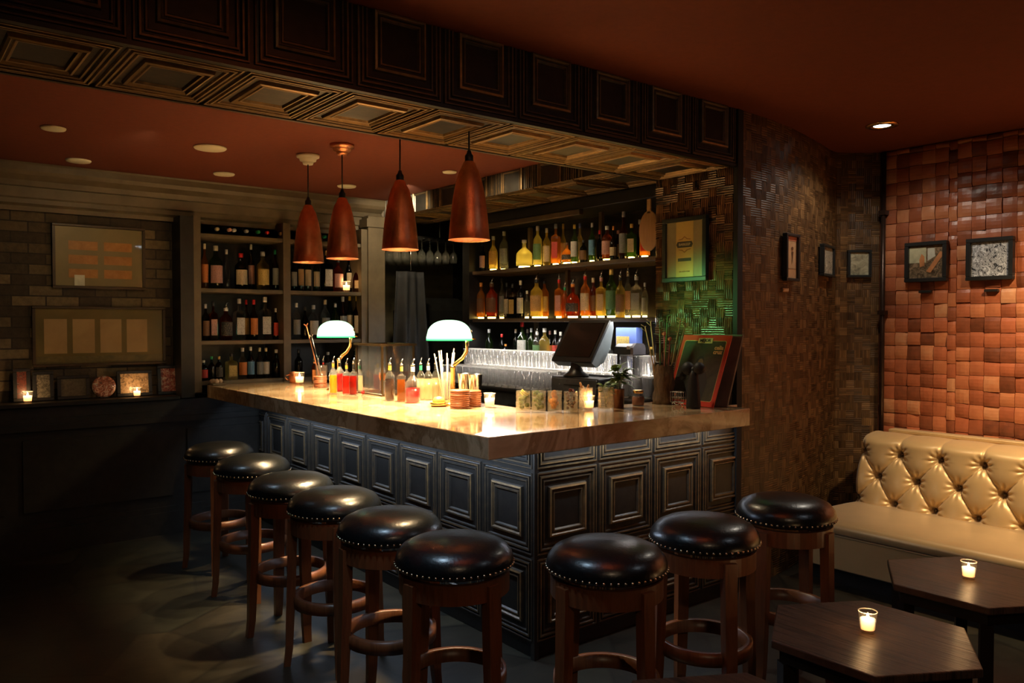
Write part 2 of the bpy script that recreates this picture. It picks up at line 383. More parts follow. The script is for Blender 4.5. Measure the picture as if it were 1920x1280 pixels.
# woven bamboo walls
def weave(mb, pt, L, z0, z1, cw=.055, ns=4, rl=.0045, hs=1.):
    ni = int(L / cw); nj = int((z1 - z0) / cw) + 1; ch = (z1 - z0) / nj; cw = L / ni
    prof = [(0, 0.), (.5, .004), (1, 0.)]
    sh = 0; dr = 1; run_ = 0
    for i in range(ni):
        if run_ <= 0: dr = -dr; run_ = random.choice([2, 3, 4])
        run_ -= 1; sh += dr
        for j in range(nj):
            ph = (sh - j) % 4; hor = ph in (0, 1)
            if hor: t0 = 0 if (ph == 0) == (dr > 0) else .5
            else: t0 = 0 if ph == 3 else .5
            base = random.uniform(.25, .75)
            for s_ in range(ns):
                val = base + random.uniform(-.22, .22); vs = []
                for q in range(3):                       # along the strand
                    t = t0 + q * .25; run = math.sin(PI * t) * rl + .001
                    for e, hh in prof:
                        a = (s_ + .03 + e * .94) / ns
                        if hor: S, Z = (i + q / 2) * cw, z0 + (j + a) * ch
                        else: S, Z = (i + a) * cw, z0 + (j + q / 2) * ch
                        p, nrm = pt(S); vs.append((p[0] + nrm[0] * (run + hh * hs), p[1] + nrm[1] * (run + hh * hs), Z))
                fs = [(r * 3 + c, r * 3 + c + 1, r * 3 + c + 4, r * 3 + c + 3) for r in range(2) for c in range(2)]
                if hor: fs = [f[::-1] for f in fs]
                mb.add(vs, fs, 0, val)
def pil(S): return (XP, YB2 - S), (-1, 0)
b = MB(); weave(b, pil, YB2 - YB - .02, 0, 2.44)
b.box((XP + .003, YB + .012, 0), (XP + .08, YB2, 2.6), val=.0)
struct(b, 'wall_inner', M_WEAVE2)
PATH = [(3.86, YB), (4.14, 2.785), (4.42, 2.82), (4.69, 2.875), (5.0, 2.95), (5.22, 3.01), (5.36, 3.03), (5.45, 2.98), (XR, 2.84)]
def path(S):
    for a, c in zip(PATH[:-1], PATH[1:]):
        d = math.dist(a, c)
        if S <= d + 1e-6 or c is PATH[-1]:
            t = min(1, S / d); u = ((c[0] - a[0]) / d, (c[1] - a[1]) / d)
            return (a[0] + (c[0] - a[0]) * t, a[1] + (c[1] - a[1]) * t), (u[1], -u[0])
        S -= d
LP = sum(math.dist(a, c) for a, c in zip(PATH[:-1], PATH[1:]))
b = MB(); weave(b, path, LP, 0, H, rl=.002, hs=.33)
bk = [(x, y + .012) for x, y in PATH]
b.prism(bk + [(XR, 3.3), (3.86, 3.3)], 0, H, val=0.)
struct(b, 'wall_back', M_WEAVE)
struct(MB().box((XP - .012, YB - .018, 0), (XP + .036, YB + .012, H - .002), bev=.006), 'trim_3', mat('dull_black_wood', (.006, .005, .004), .75))

# red wooden block wall
b = MB(); b.box((XR + .012, YF, 0), (XR + .3, 3.2, H), val=0.)
z = .0
y = 2.80; cols = []
while y > -1.4:
    wd = .087 * random.choice([1, 1, 1, 1, 1.08, .62]); cols.append((y, wd)); y -= wd
for (y, wd) in cols:
    zs = [-.03 + k * .0945 + random.uniform(-.005, .005) for k in range(31)]
    if wd < .06: zs = [q - .02 for q in zs]
    for zk in range(30):
        z = zs[zk]; hh = zs[zk + 1] - z; z1 = min(z + hh, H - .003)
        if z > H - .01: break
        d0, d1, d2, d3 = [random.uniform(-.006, .006) for _ in range(4)]; base = random.uniform(.006, .013)
        val = random.choice([.2, .35, .45, .5, .55, .62, .7, .85]) + random.uniform(-.08, .08); vs = []
        bulge = random.uniform(.004, .009)
        for r in range(5):
            for c in range(4):
                tz, ty = r / 4, c / 3
                d = base + (d0 * (1 - tz) + d1 * tz) * (1 - ty) + (d2 * (1 - tz) + d3 * tz) * ty + bulge * math.sin(PI * tz) ** .6 + .003 * math.sin(PI * ty)
                vs.append((XR - d, y - .001 - ty * (wd - .003), max(z, 0) + .0015 + tz * (z1 - max(z, 0) - .003)))
        fs = [(r * 4 + c, r * 4 + c + 4, r * 4 + c + 5, r * 4 + c + 1) for r in range(4) for c in range(3)]
        ring = [0, 1, 2, 3, 7, 11, 15, 19, 18, 17, 16, 12, 8, 4]
        k = len(vs); vs += [(XR + .014, vs[i][1], vs[i][2]) for i in ring]
        fs += [(ring[i], k + i, k + (i + 1) % 14, ring[(i + 1) % 14]) for i in range(14)]
        b.add(vs, fs, 0, val)
struct(b, 'wall_right', M_BLOCK)
pipe = MB().tube([(XR - .045, 2.79, .0), (XR - .045, 2.79, H - .01)], .016, 10)
for zz in (.4, 1.6, 2.3): pipe.box((XR - .07, 2.765, zz), (XR, 2.815, zz + .03))
pipe.build('conduit_pipe', mat('brown_conduit', (.06, .035, .025), .3, .6), label='thin dark metal pipe running up the corner beside the red block wall', category='pipe')

# back-left: ledge wall, brick, crown, cabinet
YL, YW = 6.12, 6.32
b = MB().box((XL, YL + .03, 0), (3.46, YW + .2, .98))
for zz0, zz1, dp in ((0, .16, .03), (.16, .2, .018), (.82, .86, .028), (.86, .90, .012)): b.box((XL, YL + .03 - dp, zz0), (3.46, YL + .04, zz1))
x = -2.4
while x < 3.0:
    for q, (i_, dp) in enumerate(((.0, .016), (.03, .0), (.06, .012))):
        b.box((x + i_, YL + .03 - dp - .002, .28 + i_), (x + .95 - i_, YL + .04, .76 - i_), val=0)
    x += 1.05
struct(b, 'wall_ledge', M_DARKW)
MB().box((XL, YL - .01, .981), (1.745, YW - .002, 1.009), bev=.004).build('ledge_top', M_DARKW, label='long dark wood ledge carrying the small framed photographs', category='ledge')
b = MB().box((XL, YW, .981), (1.78, YW + .2, 2.45)); struct(b, 'wall_brick', M_BRICK)
prof = [(0, 2.30), (-.02, 2.30), (-.025, 2.33), (-.06, 2.345), (-.06, 2.375), (-.075, 2.385), (-.085, 2.45), (-.11, 2.455), (-.12, 2.49), (-.17, 2.52), (-.19, 2.545), (-.19, 2.585), (-.2, 2.597), (0, 2.597)]
yc = YW - .02
vs = [(XL, yc + p, z) for p, z in prof] + [(3.46, yc + p, z) for p, z in prof]; n = len(prof)
struct(MB().add(vs, [(i, i + 1, n + i + 1, n + i) for i in range(n - 1)] + [tuple(range(n - 1, -1, -1)), tuple(range(n, 2 * n))]), 'trim_4', M_TRIM)
struct(MB().box((1.755, YL - .01, .99), (1.85, YW + .0, 2.33)), 'trim_5', M_DARK)
struct(MB().box((3.29, YL - .02, .0), (3.45, YW + .3, 2.46), bev=.01).box((3.27, YL - .035, 2.36), (3.47, YL + .1, 2.43)), 'trim_6', M_TRIM)
struct(MB().box((3.29, 6.75, 0), (4.8, 6.85, 2.6)), 'wall_recess', mat('olive_plaster', (.075, .06, .03), .7, vary=.3, nscale=4))
struct(MB().box((4.6, 3.4, 0), (4.7, 6.8, 2.6)), 'wall_bar', M_DARK)
struct(MB().box((1.78, YW + .22, .98), (3.3, YW + .3, 2.4)), 'wall_cabinet', M_DARK)

# liquor cabinet
ZC = [1.105, 1.41, 1.805, 2.215]
cab = thing('liquor_cabinet', 'tall open wooden shelf cabinet of dark bottles left of the bar', 'cabinet', (1.85, YL, 1.02))
o = cab.location
def L(p): return (p[0] - o[0], p[1] - o[1], p[2] - o[2])
def pbox(name, a, c, m, par=None, bev=.004, **k): return MB().box(L(a), L(c), bev=bev).build(name, m, par or cab, **k)
pbox('side_panel', (1.85, YL, 1.02), (1.905, YW + .2, 2.34), M_TRIM); pbox('side_panel', (3.235, YL, 1.02), (3.29, YW + .2, 2.34), M_TRIM)
pbox('divider', (2.545, YL, 1.02), (2.605, YW + .2, 2.34), M_TRIM)
pbox('back_panel', (1.86, YW + .2, 1.02), (3.28, YW + .215, 2.34), M_DARK)
for zz in ZC:
    pbox('shelf', (1.906, YL + .01, zz - .032), (2.544, YW + .19, zz), M_TRIM); pbox('shelf', (2.606, YL + .01, zz - .032), (3.234, YW + .19, zz), M_TRIM)

# ------------------------------------------------------------------ bottles
GL = {'clear': glassy('glass_clear', (.9, .9, .85), .93), 'dark': glassy('glass_dark', (.05, .05, .045), .35), 'amber': glassy('glass_amber', (.7, .34, .08), .5),
      'brown': glassy('glass_brown', (.28, .09, .02), .4), 'green': glassy('glass_green', (.13, .22, .06), .5), 'yellow': glassy('glass_yellow', (.85, .68, .25), .6),
      'red': glassy('glass_red', (.42, .09, .03), .5), 'orange': glassy('glass_orange', (.8, .38, .1), .5), 'straw': glassy('glass_straw', (.9, .82, .4), .6)}
def label_mat(cn):
    c = {'cream': (.62, .52, .34), 'white': (.66, .64, .58), 'tan': (.45, .3, .14), 'yellow': (.66, .5, .15), 'gold': (.6, .38, .1), 'pink': (.55, .3, .25), 'red': (.5, .05, .03), 'orange': (.65, .22, .05),
         'green': (.12, .25, .1), 'blue': (.12, .3, .5), 'grey': (.25, .26, .25), 'black': (.03, .03, .03), 'brown': (.18, .09, .04)}[cn]
    if 'label_' + cn in MATS: return MATS['label_' + cn]
    m, n, l, out = nt('label_' + cn); b = bsdf(n, l, out, c, .6)
    t = noise(n, l, 9, 3, .5, 'Generated', (3, 3, 1.2)); ink = (.04, .03, .02) if sum(c) > .3 else (.5, .45, .35)
    l.new(ramp(n, l, t.outputs[0], [(.0, c), (.58, c), (.61, ink), (.66, ink), (.69, c)]), b.inputs['Base Color'])
    tr = n.new('ShaderNodeBsdfTranslucent'); tr.inputs[0].default_value = (*c, 1); mx = n.new('ShaderNodeMixShader'); mx.inputs[0].default_value = .25
    l.new(b.outputs[0], mx.inputs[1]); l.new(tr.outputs[0], mx.inputs[2]); l.new(mx.outputs[0], out.inputs[0])
    MATS['label_' + cn] = m; return m
CAPC = {'cream': (.6, .52, .36), 'white': (.7, .68, .62), 'red': (.55, .02, .02), 'gold': (.6, .42, .12), 'black': (.02, .02, .02), 'silver': (.5, .5, .5), 'cork': (.5, .28, .1), 'green': (.02, .3, .12),
        'blue': (.15, .2, .5), 'orange': (.7, .25, .04), 'pink': (.6, .3, .25), 'brown': (.15, .07, .03), 'yellow': (.75, .5, .08)}
def cap_mat(c): return mat('cap_' + c, CAPC[c], .4, vary=.08)
PROF = {'round': [(.0, .012), (.9, 0), (1, .015), (1, .6), (.93, .66), (.62, .72), (.36, .77), (.32, .8), (.32, .97)],
        'wine': [(0, .012), (.92, 0), (1, .015), (1, .56), (.9, .62), (.5, .70), (.36, .75), (.33, .78), (.33, .97)],
        'square': [(0, .012), (.92, 0), (1, .015), (1, .62), (.9, .68), (.4, .73), (.33, .76), (.33, .97)],
        'squat': [(0, .015), (.9, 0), (1, .02), (1, .42), (.94, .5), (.66, .6), (.32, .68), (.25, .72), (.25, .94)],
        'tall': [(0, .012), (.92, 0), (1, .015), (1, .5), (.85, .58), (.5, .66), (.4, .72), (.36, .8), (.34, .97)]}
def bottle(loc, h, r, kind='round', glass='clear', lab='cream', cap='black', pourer=False, face=-PI / 2, label='', group=None, liquid=None, name='bottle', neck=None, fill=.8, cat='bottle', rot=None, lz=(.13, .54)):
    t = thing(name, label, cat, loc, 0, group, rot)
    seg = 4 if kind == 'square' else 14; k = 1.25 if kind == 'square' else 1.
    pr = [(a * r * k, z * h) for a, z in PROF[kind]]
    if kind == 'square': pr = [(a * (1 if z < .7 * h else .75), z) for a, z in pr]
    rr = (PI / 4 + face) if kind == 'square' else 0
    g = MB().lathe(pr, seg=seg, smooth=kind != 'square', a0=rr, a1=rr + 2 * PI).build('glass_body', GL[glass], t)
    if lab:
        z0, z1 = lz[0] * h, lz[1] * h
        if kind == 'squat': z1 = .38 * h
        m = MB()
        if kind == 'square':
            d = r * .885; c, s_ = math.cos(face), math.sin(face); wd = r * .72
            p = [(c * (d + .0015) - s_ * q, s_ * (d + .0015) + c * q, z) for z in (z0, z1) for q in (-wd, wd)]
            m.add(p, [(0, 1, 3, 2)])
        else: m.lathe([(r * 1.012, z0), (r * 1.012, z1)], seg=10, a0=face - 1.15, a1=face + 1.15)
        m.build('label', label_mat(lab), t)
    if neck:
        MB().lathe([(pr[-1][0] * 1.08, .8 * h), (pr[-1][0] * 1.08, .92 * h)], seg=12).build('neck_band', cap_mat(neck), t)
    nr = pr[-1][0]
    if pourer:
        m = MB().lathe([(0, .95 * h), (nr * 1.15, .95 * h), (nr * 1.15, .985 * h), (nr * .6, 1.0 * h), (.0, 1.0 * h)], seg=10)
        m.tube([(0, 0, .99 * h), (0, 0, 1.04 * h), (nr * .5, 0, 1.09 * h), (nr * 1.3, 0, 1.13 * h)], [.005, .0045, .004, .003], 6)
        m.build('pourer', M_CHROME, t)
    if cap:
        z0 = .88 * h if not pourer else .86 * h
        MB().lathe([(nr * 1.12, z0), (nr * 1.15, z0 + .01), (nr * 1.15, (1.0 if not pourer else .95) * h), (0, (1.005 if not pourer else .951) * h)], seg=12).build('cap', cap_mat(cap), t)
    if liquid:
        f = fill * PROF[kind][3][1] * h
        lp = [(0, .006)] + [(a * r * .93 * (k if kind == 'square' else 1), max(.006, z * h + .004)) for a, z in PROF[kind][1:4] if z * h < f] + [(r * .93 * k, f), (0, f)]
        MB().lathe(lp, seg=seg, smooth=kind != 'square', a0=rr, a1=rr + 2 * PI).build('liquid', glassy('liquid_' + liquid[0], liquid[1], .45, .05), t)
    return t

# cabinet bottles: (px, width px, top px, kind, glass, label, cap)
def shelf_row(rows, z, base, where, x=None, y=None, face=-PI / 2, group='', glow_shelf=None):
    rows = sorted(rows, key=lambda r: r[0]); n = len(rows); lastp = None
    for i, rw in enumerate(rows):
        px, wp, top, kind, glass, lab, cap = rw[:7]; opt = rw[7] if len(rw) > 7 else {}
        jit = opt.pop('d', 0.)
        p = at(px, base, x=None if x is None else x + jit, y=None if y is None else y + jit)
        Z = depth(p); h = max(.1, (z_of(top, Z) - z)); r = max(.022, wp * Z / F_PX / 2)
        p = Vector((p.x, p.y, z))
        if opt.get('pourer'): h /= 1.13
        gn = {'dark': 'dark', 'clear': 'clear', 'straw': 'pale'}.get(glass, glass)
        lb = f"{gn} bottle" + (f", {lab} label" if lab else '') + (", silver pourer" if opt.get('pourer') else f", {cap} cap")
        lb += (f", {ordn(i)} from left" if i else ", leftmost") + f" on {where}"
        if glow_shelf is not None and glass != 'dark' and jit < .08 and i % 6 != 5:      # added glowing disc, imitating the lit glass of the bottle base
            MB().lathe([(0, 0), (r * .7, 0), (r * .7, .012), (0, .012)], seg=14, smooth=False).build('base_glow_disc', M_BASE_GLOW, glow_shelf, loc=(p.x - bar.location.x, p.y - bar.location.y, z + .0006 - bar.location.z))
            p.z += .014; h -= .014
        bottle(p, h, r, kind, glass, lab, cap, face=face, label=lb, group=group, **opt)
def z_of(py, Z): return CAM.z + (606 - py) / F_PX * Z

D = lambda v: {'d': v}
shelf_row([(384, 13, 457, 'wine', 'amber', 'orange', 'cream'), (405, 24, 461, 'round', 'green', 'pink', 'cream'), (425, 13, 468, 'tall', 'clear', '', 'silver'), (452, 23, 475, 'round', 'dark', 'cream', 'red'),
           (471, 13, 458, 'wine', 'dark', 'pink', 'white', D(.1)), (493, 23, 472, 'round', 'yellow', 'yellow', 'silver'), (516, 13, 468, 'wine', 'dark', 'grey', 'green')], ZC[2], 536, "upper shelf, cabinet left bay", y=YL + .1, group='bottles on the cabinet upper left shelf')
shelf_row([(386, 14, 570, 'round', 'dark', 'brown', 'silver'), (400, 15, 565, 'square', 'brown', 'pink', 'black'), (424, 23, 566, 'round', 'red', 'black', 'silver', {'pourer': True}), (449, 20, 560, 'square', 'clear', 'white', 'silver'),
           (462, 12, 562, 'wine', 'dark', 'gold', 'red', D(.1)), (476, 15, 562, 'wine', 'dark', 'orange', 'red'), (497, 22, 557, 'square', 'clear', 'white', 'white'), (517, 10, 578, 'tall', 'dark', 'red', 'silver')], ZC[1], 636, "middle shelf, cabinet left bay", y=YL + .1, group='bottles on the cabinet middle left shelf')
shelf_row([(382, 15, 675, 'round', 'dark', 'red', 'white'), (397, 13, 668, 'wine', 'dark', '', 'green'), (411, 14, 668, 'round', 'dark', 'black', 'gold'), (434, 20, 662, 'square', 'straw', 'yellow', 'black'), (455, 16, 652, 'wine', 'clear', 'orange', 'silver'),
           (470, 14, 650, 'wine', 'dark', 'blue', 'white'), (487, 14, 652, 'wine', 'dark', 'grey', 'cream'), (499, 13, 652, 'wine', 'dark', 'white', 'cream'), (518, 15, 655, 'tall', 'dark', '', 'silver')], ZC[0], 712, "lowest shelf, cabinet left bay", y=YL + .1, group='bottles on the cabinet lowest left shelf')
shelf_row([(551, 12, 480, 'wine', 'dark', 'grey', 'black'), (564, 13, 470, 'wine', 'dark', 'tan', 'black'), (577, 13, 472, 'wine', 'green', 'cream', 'silver'), (593, 13, 478, 'wine', 'green', 'cream', 'gold'), (613, 20, 470, 'square', 'dark', 'white', 'cork'),
           (634, 19, 485, 'round', 'red', 'pink', 'black'), (654, 12, 480, 'wine', 'dark', 'cream', 'red', D(.1)), (672, 22, 490, 'squat', 'brown', 'tan', 'silver')], ZC[2], 543, "upper shelf, cabinet right bay", y=YL + .1, group='bottles on the cabinet upper right shelf')
shelf_row([(556, 15, 568, 'round', 'clear', 'grey', 'white'), (572, 13, 575, 'wine', 'dark', '', 'black'), (588, 18, 572, 'round', 'clear', 'white', 'silver'), (610, 17, 562, 'round', 'clear', 'grey', 'cream'), (629, 14, 568, 'round', 'green', '', 'silver'),
           (643, 15, 556, 'wine', 'dark', 'grey', 'silver'), (656, 14, 554, 'wine', 'green', 'cream', 'yellow', D(.08)), (670, 17, 555, 'wine', 'dark', 'cream', 'yellow')], ZC[1], 636, "middle shelf, cabinet right bay", y=YL + .1, group='bottles on the cabinet middle right shelf')
shelf_row([(560, 15, 655, 'wine', 'dark', '', 'black'), (615, 14, 660, 'wine', 'dark', 'grey', 'silver'), (665, 14, 652, 'wine', 'dark', 'cream', 'black')], ZC[0], 712, "lowest shelf, cabinet right bay", y=YL + .1, group='bottles on the cabinet lowest right shelf')
# wine bottles lying on the top shelf, caps toward the room
for i, (px, cp) in enumerate([(409, 'cream'), (432, 'pink'), (441, 'silver'), (464, 'silver'), (486, 'green'), (503, 'red'), (529, 'cork'), (591, 'green'), (611, 'green')]):
    p = at(px, 425, y=YL + .02); up = .0 if i in (2,) else .0
    zz = ZC[3] + .04 + (.0)
    bottle((p.x, YL + .31, zz), .28, .037, 'wine', 'dark', '', cp, label=f"wine bottle with {cp} cap lying on the cabinet's top shelf, {ordn(i)} from left", group='wine bottles lying on the cabinet top shelf', name='wine_bottle', rot=(PI / 2, 0, 0))

# ------------------------------------------------------------------ back bar
XS = 4.03
bar = thing('back_bar_shelving', 'tall black back bar with lit shelves along the right wall', 'shelving', (XS, 3.4, 1.0)); o = bar.location; cab = bar
pbox('side_panel', (XS - .03, 5.62, 0.0), (4.6, 5.72, 2.46), M_DARK); 
pbox('back_panel', (4.42, 3.4, 1.0), (4.44, 5.62, 2.46), mat('dark_back_panel', (.012, .01, .009), .25))
pbox('header', (XS - .01, 3.38, 2.37), (4.42, 5.62, 2.455), M_DARK); pbox('header_moulding', (XS - .025, 4.25, 2.33), (XS + .01, 5.62, 2.372), mat('worn_brown_edge', (.09, .06, .035), .4))
M_EDGE = mat('worn_brown_edge', (.09, .06, .035), .4)
M_BASE_GLOW = emit('warm_base_glow', (1, .66, .16), 15)  # glow of the added discs under the back bar bottles
for zz, nm in ((1.985, 'shelf'), (1.58, 'shelf')):
    s = pbox(nm, (XS, 3.38, zz - .03), (4.42, 5.615, zz), M_EDGE)
    SHELF = SHELF + [s] if 'SHELF' in globals() else [s]
pbox('shelf', (XS, 3.38, 1.21), (4.42, 5.615, 1.235), M_DARK)
for yy, z0, z1 in ((5.08, 1.99, 2.33), (4.62, 1.585, 1.955), (4.25, 1.99, 2.37), (5.0, 1.24, 1.55)): pbox('upright', (XS + .2, yy, z0), (XS + .23, yy + .03, z1), M_EDGE)
UP = [(905, 12, 455, 'wine', 'dark', 'pink', 'black'), (925, 17, 443, 'tall', 'yellow', 'gold', 'white'), (945, 17, 434, 'round', 'clear', 'grey', 'silver', D(.06)), (983, 31, 450, 'squat', 'straw', '', 'cream'),
      (1008, 17, 424, 'round', 'straw', 'green', 'silver'), (1025, 15, 428, 'round', 'yellow', 'cream', 'silver', D(.07)), (1042, 16, 420, 'square', 'orange', 'red', 'silver'), (1056, 11, 420, 'wine', 'straw', 'cream', 'gold', D(.09)),
      (1063, 20, 455, 'squat', 'amber', 'black', 'brown'), (1077, 14, 421, 'wine', 'green', 'white', 'yellow'), (1087, 13, 419, 'wine', 'straw', 'cream', 'blue', D(.09)), (1094, 15, 450, 'round', 'dark', 'brown', 'black'), (1110, 13, 418, 'wine', 'green', 'blue', 'silver'),
      (1124, 12, 432, 'wine', 'dark', '', 'red', D(.08)), (1138, 20, 424, 'round', 'brown', 'pink', 'white'), (1150, 14, 424, 'squat', 'dark', 'cream', 'orange'), (1159, 16, 432, 'round', 'dark', 'cream', 'pink', D(.08)), (1169, 17, 397, 'tall', 'brown', 'grey', 'silver'),
      (1184, 17, 420, 'square', 'green', 'cream', 'gold'), (1199, 13, 412, 'wine', 'dark', '', 'silver', D(.1)), (1209, 18, 418, 'square', 'orange', 'red', 'white')]
shelf_row(UP, 1.986, 490, 'upper back bar shelf', x=XS + .07, face=math.radians(208), group='bottles on the upper back bar shelf', glow_shelf=SHELF[0])
P_ = {'pourer': True}
MID = [(890, 12, 509, 'wine', 'green', '', 'silver'), (902, 16, 530, 'round', 'amber', 'brown', 'orange'), (922, 22, 520, 'round', 'red', 'brown', 'brown', dict(P_)), (941, 11, 522, 'wine', 'clear', 'grey', 'black', D(.05)), (950, 11, 530, 'wine', 'dark', 'cream', 'black'),
       (961, 14, 532, 'square', 'dark', 'gold', 'black'), (976, 14, 526, 'round', 'dark', 'white', 'cream'), (988, 9, 545, 'tall', 'clear', '', 'silver'), (1006, 24, 511, 'round', 'yellow', 'tan', 'black', dict(P_)), (1021, 17, 524, 'round', 'amber', 'yellow', 'black', D(.07)),
       (1048, 15, 511, 'square', 'orange', 'pink', 'red', dict(P_)), (1059, 13, 528, 'round', 'orange', '', 'green', dict(P_)), (1074, 27, 521, 'squat', 'red', 'black', 'orange', {'pourer': True}), (1097, 18, 503, 'round', 'orange', 'cream', 'red', dict(P_)), (1112, 16, 521, 'round', 'red', 'brown', 'cream', D(.06)),
       (1127, 18, 507, 'square', 'yellow', 'tan', 'pink', dict(P_)), (1146, 21, 505, 'round', 'green', 'green', 'gold'), (1163, 18, 505, 'round', 'yellow', 'brown', 'black', dict(P_)), (1177, 14, 495, 'wine', 'clear', 'pink', 'silver', {'pourer': True, 'd': .07}), (1193, 21, 504, 'square', 'clear', 'grey', 'silver', dict(P_)), (1209, 12, 530, 'round', 'clear', 'grey', 'silver')]
shelf_row(MID, 1.581, 596, 'middle back bar shelf', x=XS + .07, face=math.radians(208), group='bottles on the middle back bar shelf', glow_shelf=SHELF[1])
LOW = [(917, 14, 617, 'wine', 'green', '', 'silver'), (941, 12, 626, 'wine', 'dark', '', 'red'), (948, 12, 645, 'round', 'dark', 'white', 'orange', D(-.03)), (967, 11, 617, 'wine', 'dark', '', 'white', D(.05)), (979, 19, 604, 'wine', 'green', 'white', 'red'), (989, 10, 617, 'wine', 'clear', '', 'silver', D(.08)),
       (996, 12, 615, 'round', 'green', '', 'silver'), (1007, 17, 612, 'round', 'clear', 'green', 'silver', dict(P_)), (1021, 20, 615, 'round', 'yellow', '', 'white'), (1031, 11, 620, 'wine', 'dark', 'orange', 'pink', D(.04)), (1041, 12, 619, 'wine', 'dark', 'red', 'white'), (1051, 14, 622, 'round', 'clear', '', 'white'),
       (1144, 10, 640, 'wine', 'clear', '', 'silver'), (1221, 8, 650, 'wine', 'yellow', 'orange', 'yellow')]
shelf_row(LOW, 1.236, 678, 'lowest back bar shelf', x=XS + .07, face=math.radians(208), group='bottles on the lowest back bar shelf')
# wooden paddle at the right end of the upper shelf
p = at(1220, 470, x=XS + .03)
pd = thing('wooden_paddle', 'pale oval wooden board leaning at the right end of the upper back bar shelf', 'board', (XS - .03, p.y - .04, 2.0))
MB().lathe([(0, -.006), (.085, -.006), (.09, 0), (.085, .006), (0, .006)], seg=28, sx=1.5).build('blade', wood('pale_board', (.3, .17, .07), (.38, .22, .1), .5), pd, loc=(0, 0, .15), rot=(0, PI / 2, 0))
MB().box((-.006, -.016, .26), (.006, .016, .36), bev=.004).build('handle', MATS['pale_board'], pd)

# back counter, step, glassware
bc = thing('back_counter', 'black back counter with steel drawer fronts behind the bar', 'counter', (3.66, 3.4, 0)); o = bc.location; cab = bc
pbox('worktop', (3.655, 3.37, 1.035), (4.025, 5.6, 1.06), M_BLACKPL, bev=.006)
pbox('body', (3.70, 3.37, 0.0), (4.02, 5.6, 1.034), M_DARK)
for k in range(3):
    f = pbox('drawer_front', (3.675, 3.45 + k * .72, .84), (3.699, 4.12 + k * .72, 1.015), mat('gunmetal_front', (.07, .075, .085), .35, .5))
    MB().tube([L((3.655, 3.65 + k * .72, .94)), L((3.655, 3.92 + k * .72, .94))], .007).build('handle', M_CHROME, f)
pbox('glass_step', (3.86, 3.39, 1.061), (4.024, 5.58, 1.19), mat('frosted_step', (.16, .16, .17), .4))
lamp('glass_shelf_strip', 'AREA', (4.015, 4.5, 1.203), 3.2, (1, .96, .9), rot=(0, 80, 0), size=(.02, 2.1))
lamp('back_counter_strip', 'AREA', (3.98, 4.5, 1.55), 9, (1, .96, .9), rot=(0, 22, 0), size=(.03, 2.1))
def tumbler():
    t = thing('glass_tumbler', 'clear straight glass standing in rows on the back counter', 'glass', (3.9, 5.5, 1.191), 0, 'clear glasses in rows on the back counter')
    MB().lathe([(.0, .012), (.026, .012), (.032, .136), (.034, .136), (.029, .0), (0, 0)], seg=12).build('bowl', M_TUMBLER, t)
    MB().lathe([(.0315, .134), (.0345, .134), (.0345, .139), (.0315, .139), (.0315, .134)], seg=12).build('rim', M_RIMG, t)
    MB().lathe([(0, .001), (.0265, .001), (.0275, .011), (0, .0115)], seg=12).build('thick_base', M_RIMG, t)
    return t
M_RIMG = glassy('thick_glass', (.98, .95, .9), .35, .08)
tb = tumbler(); first = True
for row, (xx, zz) in enumerate(((3.83, 1.061), (3.76, 1.061), (3.69, 1.061), (3.96, 1.191), (3.895, 1.191))):
    for k in range(25):
        yy = 5.5 - k * .086 + (row % 2) * .043
        if row < 3 and 3.60 < yy < 4.25: continue
        if row < 3 and yy < 3.55 and row == 2: continue
        if row >= 3 and 3.62 < yy < 4.0: pass
        loc = (xx, yy, zz)
        if yy < 3.42: continue
        if first: tb.location = loc; first = False
        else: dup(tb, loc, 0, tb['label'])

# cash register on the back counter
rg = thing('cash_drawer', 'black cash drawer under the register screen on the back counter', 'cash drawer', (3.68, 3.94, 1.061))
MB().box((0, -.22, 0), (.16, .24, .115), bev=.005).build('body', mat('dark_steel_box', (.07, .075, .09), .4, .3), rg)
f = MB().box((-.012, -.21, .01), (-.001, .23, .105), bev=.003).build('drawer', mat('dark_steel_face', (.10, .11, .13), .4, .3), rg)
MB().box((-.017, -.06, .06), (-.012, .1, .066)).build('slot', M_DARK, f); MB().ball((-.015, .14, .064), .006).build('lock', M_CHROME, f)
st = thing('register_screen', 'tilted black touchscreen register on its stand above the cash drawer', 'screen', (3.75, 4.01, 1.177))
st.scale = (1.12, 1.12, 1.15)
MB().lathe([(0, 0), (.085, 0), (.085, .012), (.05, .03), (.035, .06), (.035, .1), (0, .1)], seg=20, sx=.85).build('stand', M_BLACKPL, st)
tilt = math.radians(33); hd = bpy.data.objects.new('head', None); COL.objects.link(hd); hd.parent = st; hd.location = (-.03, 0, .095); hd.rotation_euler = (0, tilt, 0)
def wedge(mb, y0, y1, pts):
    n = len(pts); mb.add([(x, y0, z) for x, z in pts] + [(x, y1, z) for x, z in pts], [tuple(range(n)), tuple(range(2 * n - 1, n - 1, -1))] + [(i, n + i, n + (i + 1) % n, (i + 1) % n) for i in range(n)])
bpy.data.objects.remove(hd)
R = Matrix.Translation((-.035, 0, .085)) @ Matrix.Rotation(tilt, 4, 'Y')
def hpart(name, mb, m, par=None):
    ob = mb.build(name, m, par or st); ob.matrix_local = R; return ob
m = MB(); wedge(m, -.172, .172, [(0, 0), (.0, .285), (.02, .3), (.045, .27), (.085, .16), (.085, .06), (.05, .0)]); hd = hpart('housing', m, M_GREYPL)
hpart('bezel', MB().box((-.014, -.176, -.004), (-.001, .176, .292), bev=.004), M_BLACKPL)
hpart('display', MB().box((-.017, -.15, .03), (-.0145, .15, .268)), mat('dark_display', (.02, .018, .016), .12))
pr = thing('receipt_printer', 'low grey receipt printer with rounded end on the glass step', 'printer', (3.86, 3.66, 1.335))
